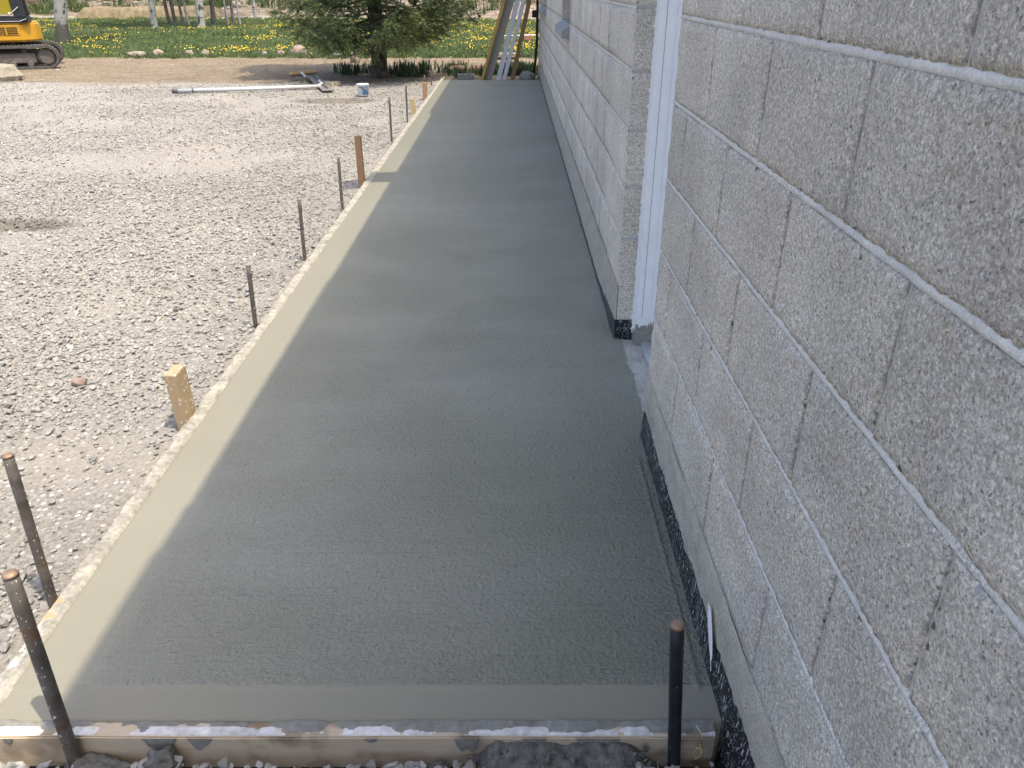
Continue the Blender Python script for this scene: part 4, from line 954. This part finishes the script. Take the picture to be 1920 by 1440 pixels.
# ------------------------------------------------------------------ bull float, broom, pail on the gravel
bf = empty('bull_float', (-2.83, 12.0, -.06), label='bull float with a long white pole lying on the gravel', cat='bull float')
inv = Matrix.Translation(Vector((-2.83, 12.0, -.06))).inverted()
mb = MB(); mb.tube([(-4.80, 11.58, -.035), (-3.8, 11.80, -.030), (-2.80, 12.02, -.02)], .027, 14); o = mb.build('pole', m_simple('white_pole', (0.528, 0.544, 0.56), .35, .3, .05), bf, smooth=True); o.matrix_parent_inverse = inv
mb = MB(); mb.tube([(-4.815, 11.577, -.035), (-4.74, 11.593, -.035)], .031, 12); mb.tube([(-4.55, 11.633, -.034), (-4.53, 11.637, -.034)], .030, 12); o = mb.build('grip', m_simple('grip', (.08, .08, .08), .6), bf, smooth=True); o.matrix_parent_inverse = inv
def slabbox(p, q, wid, thk, mat, name, par=None, pinv=None, bevel=.003, **k):
    p, q = Vector(p), Vector(q); d = (q - p).normalized(); sd = d.cross(Vector((0, 0, 1))).normalized(); u = sd.cross(d)
    vs = [a + sd * s1 * wid / 2 + u * s2 * thk / 2 for a in (p, q) for s1 in (-1, 1) for s2 in (-1, 1)]
    mb = MB(); mb.add(vs, [(0, 1, 3, 2), (4, 6, 7, 5), (0, 4, 5, 1), (2, 3, 7, 6), (0, 2, 6, 4), (1, 5, 7, 3)])
    o = mb.build(name, mat, par, bevel=bevel, **k)
    if pinv is not None: o.matrix_parent_inverse = pinv
    return o
MBl = m_simple('float_blade', (0.225, 0.21, 0.217), .5, .4, .15, 10)
slabbox((-3.20, 13.10, .03), (-2.62, 11.68, -.04), .17, .012, MBl, 'blade', bf, inv)
slabbox((-3.16, 13.02, .045), (-2.66, 11.80, -.022), .03, .03, M['steel'], 'rib', bf, inv)
mb = MB(); mb.tube([(-2.86, 12.0, -.02), (-2.80, 12.1, .01), (-2.9, 12.35, .02)], .016, 8); o = mb.build('bracket', M['alu'], bf); o.matrix_parent_inverse = inv
hb = empty('push_broom', (-3.32, 13.0, .0), label='wooden broom head resting across the far end of the bull float blade', cat='broom'); hinv = Matrix.Translation(Vector((-3.32, 13.0, 0))).inverted()
slabbox((-3.50, 12.98, .055), (-3.11, 13.08, .085), .07, .045, m_wood('broom_wood', (0.42, 0.294, 0.154), (0.336, 0.224, 0.112), 'X', knots=False), 'head', hb, hinv, bevel=.012)
slabbox((-3.49, 12.98, .025), (-3.12, 13.08, .05), .05, .03, m_simple('bristle', (.10, .08, .06), .9), 'bristles', hb, hinv)
mb = MB(); mb.tube([(-3.32, 13.02, .07), (-3.25, 12.85, .06), (-3.2, 12.8, .03)], .018, 8); o = mb.build('socket', M['alu'], hb); o.matrix_parent_inverse = hinv
slabbox((-2.98, 12.55, -.04), (-2.66, 12.45, -.04), .26, .06, m_crust('block_tan', (.36, .31, .23), (.50, .44, .34)), 'wood_block', bevel=.006, label='flat tan wooden block lying beside the float blade', cat='wood block')
pl = empty('pail', (-2.06, 11.32, -.062), label='small white pail with blue print standing on the gravel', cat='pail')
def mpail():
    n = N('pail'); x, y, z = n.xyz(n.obj()); k = n.step(n.math('ADD', n.noise(16, 2, vec=n.obj()), n.math('MULTIPLY', x, 2.0)), .50, .56)
    k = n.math('MULTIPLY', k, n.math('LESS_THAN', n.math('ABSOLUTE', n.math('SUBTRACT', z, .07)), .055))
    return n.out(n.mix(k, (0.629, 0.646, 0.663), (0.102, 0.272, 0.527)), .4)
mb = MB(); k = 24; zs = ((0, .066), (.002, .070), (.14, .080), (.143, .085), (.152, .085), (.152, .078), (.14, .075), (.01, .064)); vs = [(r_ * math.cos(6.283 * i / k), r_ * math.sin(6.283 * i / k), z_) for z_, r_ in zs for i in range(k)]
mb.add(vs, [(j * k + i, j * k + (i + 1) % k, (j + 1) * k + (i + 1) % k, (j + 1) * k + i) for j in range(len(zs) - 1) for i in range(k)] + [tuple(range(k))[::-1], tuple(range(7 * k, 8 * k))])
mb.build('body', mpail(), pl, smooth=True)
mb = MB(); mb.tube([(.085 * math.cos(a), -.02 - .06 * math.sin(a) * .5, .15 - .05 * math.sin(a)) for a in np.linspace(0, math.pi, 14)], .002, 5); mb.build('bail_handle', M['alu'], pl, smooth=True)
link('stone', lump(0, 0, 0, .028, .022, .02, 2, MP, 3, .2), None, (-1.70, 2.68, gh(-1.7, 2.68) + .012), label='smooth flat tan stone on the gravel left of the near wooden stake', cat='stone')
o = link('red_scrap', lump(0, 0, 0, .035, .02, .008, 3, m_simple('red_scrap', (.6, .12, .09), .6), 2, .4), None, (-2.36, 3.02, gh(-2.36, 3.02) + .012), label='small red scrap on the gravel at the left edge of the picture', cat='scrap')

# ------------------------------------------------------------------ broken concrete slab, left
ED = MB(); random.seed(8)
outl = [(x_ - .22, y_ - .42) for (x_, y_) in [(-10.4, 12.55), (-9.1, 12.75), (-8.05, 13.25), (-7.72, 13.7), (-7.88, 14.0), (-8.55, 14.2), (-9.6, 14.4), (-10.4, 14.4)]]
pts = []
for i in range(len(outl)):
    a, c = Vector(outl[i]), Vector(outl[(i + 1) % len(outl)])
    for q in range(9): p = a.lerp(c, q / 9); pts.append((p.x + random.uniform(-.02, .02), p.y + random.uniform(-.02, .02)))
tilt = lambda x_, y_: .17 + .05 * (-9 - x_) * .6
vs = []; K = len(pts)
for (lay, ins) in ((0, 0), (.35, -.03), (.7, .01), (1, .03)):
    for (x_, y_) in pts:
        cx, cy = -9.6, 13.1; d = Vector((x_ - cx, y_ - cy)); d = d * (1 - ins - .02 * nz(x_ * 6, y_ * 6, lay * 5)); zz = -.08 + lay * (tilt(x_, y_) + .08)
        vs.append((cx + d.x, cy + d.y, zz + .008 * nz(x_ * 9, y_ * 9)))
ED.add(vs, [(j * K + i, j * K + (i + 1) % K, (j + 1) * K + (i + 1) % K, (j + 1) * K + i) for j in range(3) for i in range(K)])
cc = len(ED.v); ED.v.append((-9.6, 13.1, .21)); ED.f += [(3 * K + i, 3 * K + (i + 1) % K, cc) for i in range(K)]; ED.m += [0] * K
ED.build('broken_slab', m_crust('slab_old', (0.158, 0.144, 0.112), (0.317, 0.295, 0.241)), None, label='broken slab of old concrete lying in front of the excavator track', cat='concrete slab')

# ------------------------------------------------------------------ mini excavator
EX, EY, ER = -9.52, 15.42, R(24)
ex = empty('mini_excavator', (EX, EY, GZ), ER, label='yellow mini excavator with black cab and rubber tracks parked at the left', cat='excavator')
HOUSE = {'body', 'lower_panel', 'grille_opening', 'grille', 'cab_base', 'cab_post', 'door_post', 'cab_roof', 'cab_window', 'door_rail', 'sticker'}
def epart(mb, name, mat, **k): return mb.build(name, mat, ex, loc=((.02, 0, 0) if name in HOUSE else None), **k)
MO = m_simple('excavator_paint', (0.475, 0.259, 0.0216), .35, 0, .06, 6); MBk = m_simple('cab_black', (0.018, 0.0202, 0.0252), .4, 0, .1, 8); MRu = m_simple('rubber', (0.072, 0.0684, 0.0648), .85, 0, .3, 20, bumpd=.004); MDk = m_simple('dusty_steel', (0.122, 0.108, 0.0972), .8, .2, .3, 14)
MGl = m_simple('cab_glass', (0.252, 0.204, 0.024), .12, 0, .05, 3); MMr = m_simple('cab_trim', (0.3, 0.312, 0.336), .35, .2)
TL, TH = 2.10, .40
for sgn in (-1, 1):
    yc = sgn * .52; mb = MB(); prof = []
    hw, hr = TL / 2 - .19, .19
    for i in range(13): a = -math.pi / 2 + math.pi * i / 12; prof.append((hw + hr * math.cos(a), .20 + hr * math.sin(a)))
    for i in range(13): a = math.pi / 2 + math.pi * i / 12; prof.append((-hw + hr * math.cos(a), .20 + hr * math.sin(a)))
    n = len(prof); th_ = .035; inn = []
    for (x_, z_) in prof:
        cx = hw if x_ > hw else (-hw if x_ < -hw else x_); d = Vector((x_ - cx, z_ - .20)); d.normalize(); inn.append((x_ - d.x * th_, z_ - d.y * th_))
    vs = [(x_, y_, z_) for (pp_, y_) in ((prof, yc - .13), (prof, yc + .13), (inn, yc + .13), (inn, yc - .13)) for (x_, z_) in pp_]
    mb.add(vs, [(q * n + i, q * n + (i + 1) % n, ((q + 1) % 4) * n + (i + 1) % n, ((q + 1) % 4) * n + i) for q in range(4) for i in range(n)])
    # lugs
    per = []
    for i in range(n):
        a, c = Vector(prof[i]), Vector(prof[(i + 1) % n]); L = (c - a).length; m_ = max(1, int(L / .06))
        for q in range(m_): per.append((a.lerp(c, (q + .5) / m_), (c - a).normalized()))
    for (p, t) in per:
        nn_ = Vector((t.y, -t.x)); a0 = p - t * .017; a1 = p + t * .017; o1 = nn_ * .014
        vv = [(a.x, y_, a.y) for y_ in (yc - .125, yc + .125) for a in (a0 - o1 * .3, a1 - o1 * .3, a1 + o1, a0 + o1)]
        mb.add(vv, [(0, 1, 2, 3), (7, 6, 5, 4)] + [(i, (i + 1) % 4, 4 + (i + 1) % 4, 4 + i) for i in range(4)])
    epart(mb, 'track', MRu)
    fb = MB(); fb.box(-hw + .02, hw - .18, yc - .07, yc + .07, .10, .27); fb.box(hw - .18, hw - .02, yc - .03, yc + .03, .14, .24); epart(fb, 'track_frame', MDk, bevel=.015)
    for (wx, wr, y__) in [(hw, .145, .08), (-hw, .145, .08)] + [(-.55 + .28 * i, .055, .09) for i in range(5)]:
        wb_ = MB(); wz = .20 if wr > .1 else .085; wb_.tube([(wx, yc - y__, wz), (wx, yc - y__ + .02, wz), (wx, yc + y__ - .02, wz), (wx, yc + y__, wz)], [wr * .8, wr, wr, wr * .8], 18); epart(wb_, 'idler_wheel' if wr > .1 else 'roller', MDk)
mb = MB(); mb.box(-.45, .45, -.40, .40, .16, .30); mb.tube([(0, 0, .30), (0, 0, .44)], .33, 20); epart(mb, 'undercarriage', MDk)
def prism(mb, pl_, z0, z1, mi=0):
    n = len(pl_); mb.add([(x_, y_, z_) for z_ in (z0, z1) for (x_, y_) in pl_], [tuple(range(n))[::-1], tuple(range(n, 2 * n))] + [(i, (i + 1) % n, n + (i + 1) % n, n + i) for i in range(n)], mi)
bo = MB(); prism(bo, [(-.78, -.55), (.54, -.55), (.74, -.35), (.80, 0), (.74, .40), (.54, .62), (-.78, .62)], .455, .765); epart(bo, 'body', MO, bevel=.03, seg=3)
lp = MB(); lp.box(-.70, .50, -.575, -.553, .48, .55); epart(lp, 'lower_panel', MO, bevel=.01)
gp = MB(); gp.box(-.10, .48, -.5535, -.5500, .575, .70); epart(gp, 'grille_opening', MBk)
gr = MB()
for i in range(5): gr.box(-.11, .49, -.570, -.556, .572 + i * .031, .580 + i * .031)
for xx_ in (-.11, .09, .29, .48): gr.box(xx_, xx_ + .018, -.574, -.556, .568, .708)
epart(gr, 'grille', MO)
cs = MB(); prism(cs, [(-.55, -.57), (.66, -.57), (.70, -.50), (.70, .10), (-.55, .10)], .77, .86); epart(cs, 'cab_base', MBk, bevel=.025)
QF = [(0, 1, 5, 4), (1, 2, 6, 5), (2, 3, 7, 6), (3, 0, 4, 7), (3, 2, 1, 0), (4, 5, 6, 7)]
for (x_, y_) in ((-.50, -.53), (.62, -.53), (.62, .06), (-.50, .06)):
    cab = MB(); cab.add([(x_ + a, y_ + c, .86) for a, c in ((-.045, -.035), (.045, -.035), (.045, .035), (-.045, .035))] + [(x_ * .93 + a, y_ + c, 2.25) for a, c in ((-.035, -.03), (.035, -.03), (.035, .03), (-.035, .03))], QF)
    epart(cab, 'cab_post', MBk, bevel=.008)
cab = MB(); cab.add([(.18 + a, -.555 + c, .86) for a, c in ((.30, 0), (.44, 0), (.44, .04), (.30, .04))] + [(.10 + a, -.555 + c, 2.2) for a, c in ((.30, 0), (.44, 0), (.44, .04), (.30, .04))], QF)
epart(cab, 'door_post', MBk, bevel=.006)
rf_ = MB(); prism(rf_, [(-.54, -.58), (.64, -.58), (.64, .10), (-.54, .10)], 2.25, 2.33); epart(rf_, 'cab_roof', MBk, bevel=.02)
gl = MB(); gl.box(-.44, .46, -.54, -.532, .90, 2.2); gl.box(-.44, .56, .06, .068, .90, 2.2); epart(gl, 'cab_window', MGl)
tr_ = MB(); tr_.tube([(-.44, -.575, .885), (.40, -.575, .885), (.58, -.575, 1.02)], .007, 6); tr_.tube([(-.6, -.588, .80), (-.3, -.588, .79), (.55, -.585, .79), (.66, -.56, .83)], .007, 6); epart(tr_, 'door_rail', MMr, smooth=True)
stk = MB(); stk.box(.405, .430, -.5445, -.541, .91, .935); epart(stk, 'sticker', M['paint'])
ar = MB()
for (p, q, w_) in (((-.85, .25, .6), (-1.6, .25, 2.0), .16), ((-1.6, .25, 2.0), (-2.7, .25, 2.1), .15), ((-2.7, .25, 2.1), (-3.1, .25, .9), .13)):
    p, q = Vector(p), Vector(q); d = (q - p).normalized(); u = d.cross(Vector((0, 1, 0))); ar.add([a + Vector((0, s1 * .06, 0)) + u * s2 * w_ / 2 for a in (p, q) for s1 in (-1, 1) for s2 in (-1, 1)], [(0, 1, 3, 2), (4, 6, 7, 5), (0, 4, 5, 1), (2, 3, 7, 6), (0, 2, 6, 4), (1, 5, 7, 3)])
epart(ar, 'boom', MO, bevel=.01)
bu = MB(); prism(bu, [(-3.4, 0.02), (-2.9, .02), (-2.9, .48), (-3.4, .48)], .35, .9); epart(bu, 'bucket', MDk, bevel=.06, seg=3)
bl = MB(); bl.box(-1.5, -1.44, -.62, .62, .03, .33); bl.box(-1.44, -.5, -.30, -.22, .15, .22); bl.box(-1.44, -.5, .22, .30, .15, .22); epart(bl, 'dozer_blade', MO, bevel=.008)
# grey plastic sheet draped over the track
ps = MB(); vs = []
A = fr(-1.15, -.30, .03); B = fr(0, 1, .05)
for a in A:
    for t in B:
        drop = t; y_ = -.30 - .38 * min(1, t * 2.2) - .05 * smooth(.4, 1, t); z_ = .43 - max(0, t - .42) * .55 + .018 * nz(a * 9, t * 4)
        vs.append((a + .03 * nz(t * 6, a * 3) + .10 * t, y_ + .02 * nz(a * 14, t * 5), z_))
nB = len(B); ps.add(vs, [(i * nB + j, i * nB + j + 1, (i + 1) * nB + j + 1, (i + 1) * nB + j) for i in range(len(A) - 1) for j in range(nB - 1)])
o = ps.build('plastic_sheet', m_simple('grey_plastic', (.22, .22, .24), .3, 0, .15, 10), None, smooth=True, label='crumpled grey plastic sheet draped over the excavator track', cat='sheet')
o.location = (EX, EY, GZ); o.rotation_euler = (0, 0, ER)
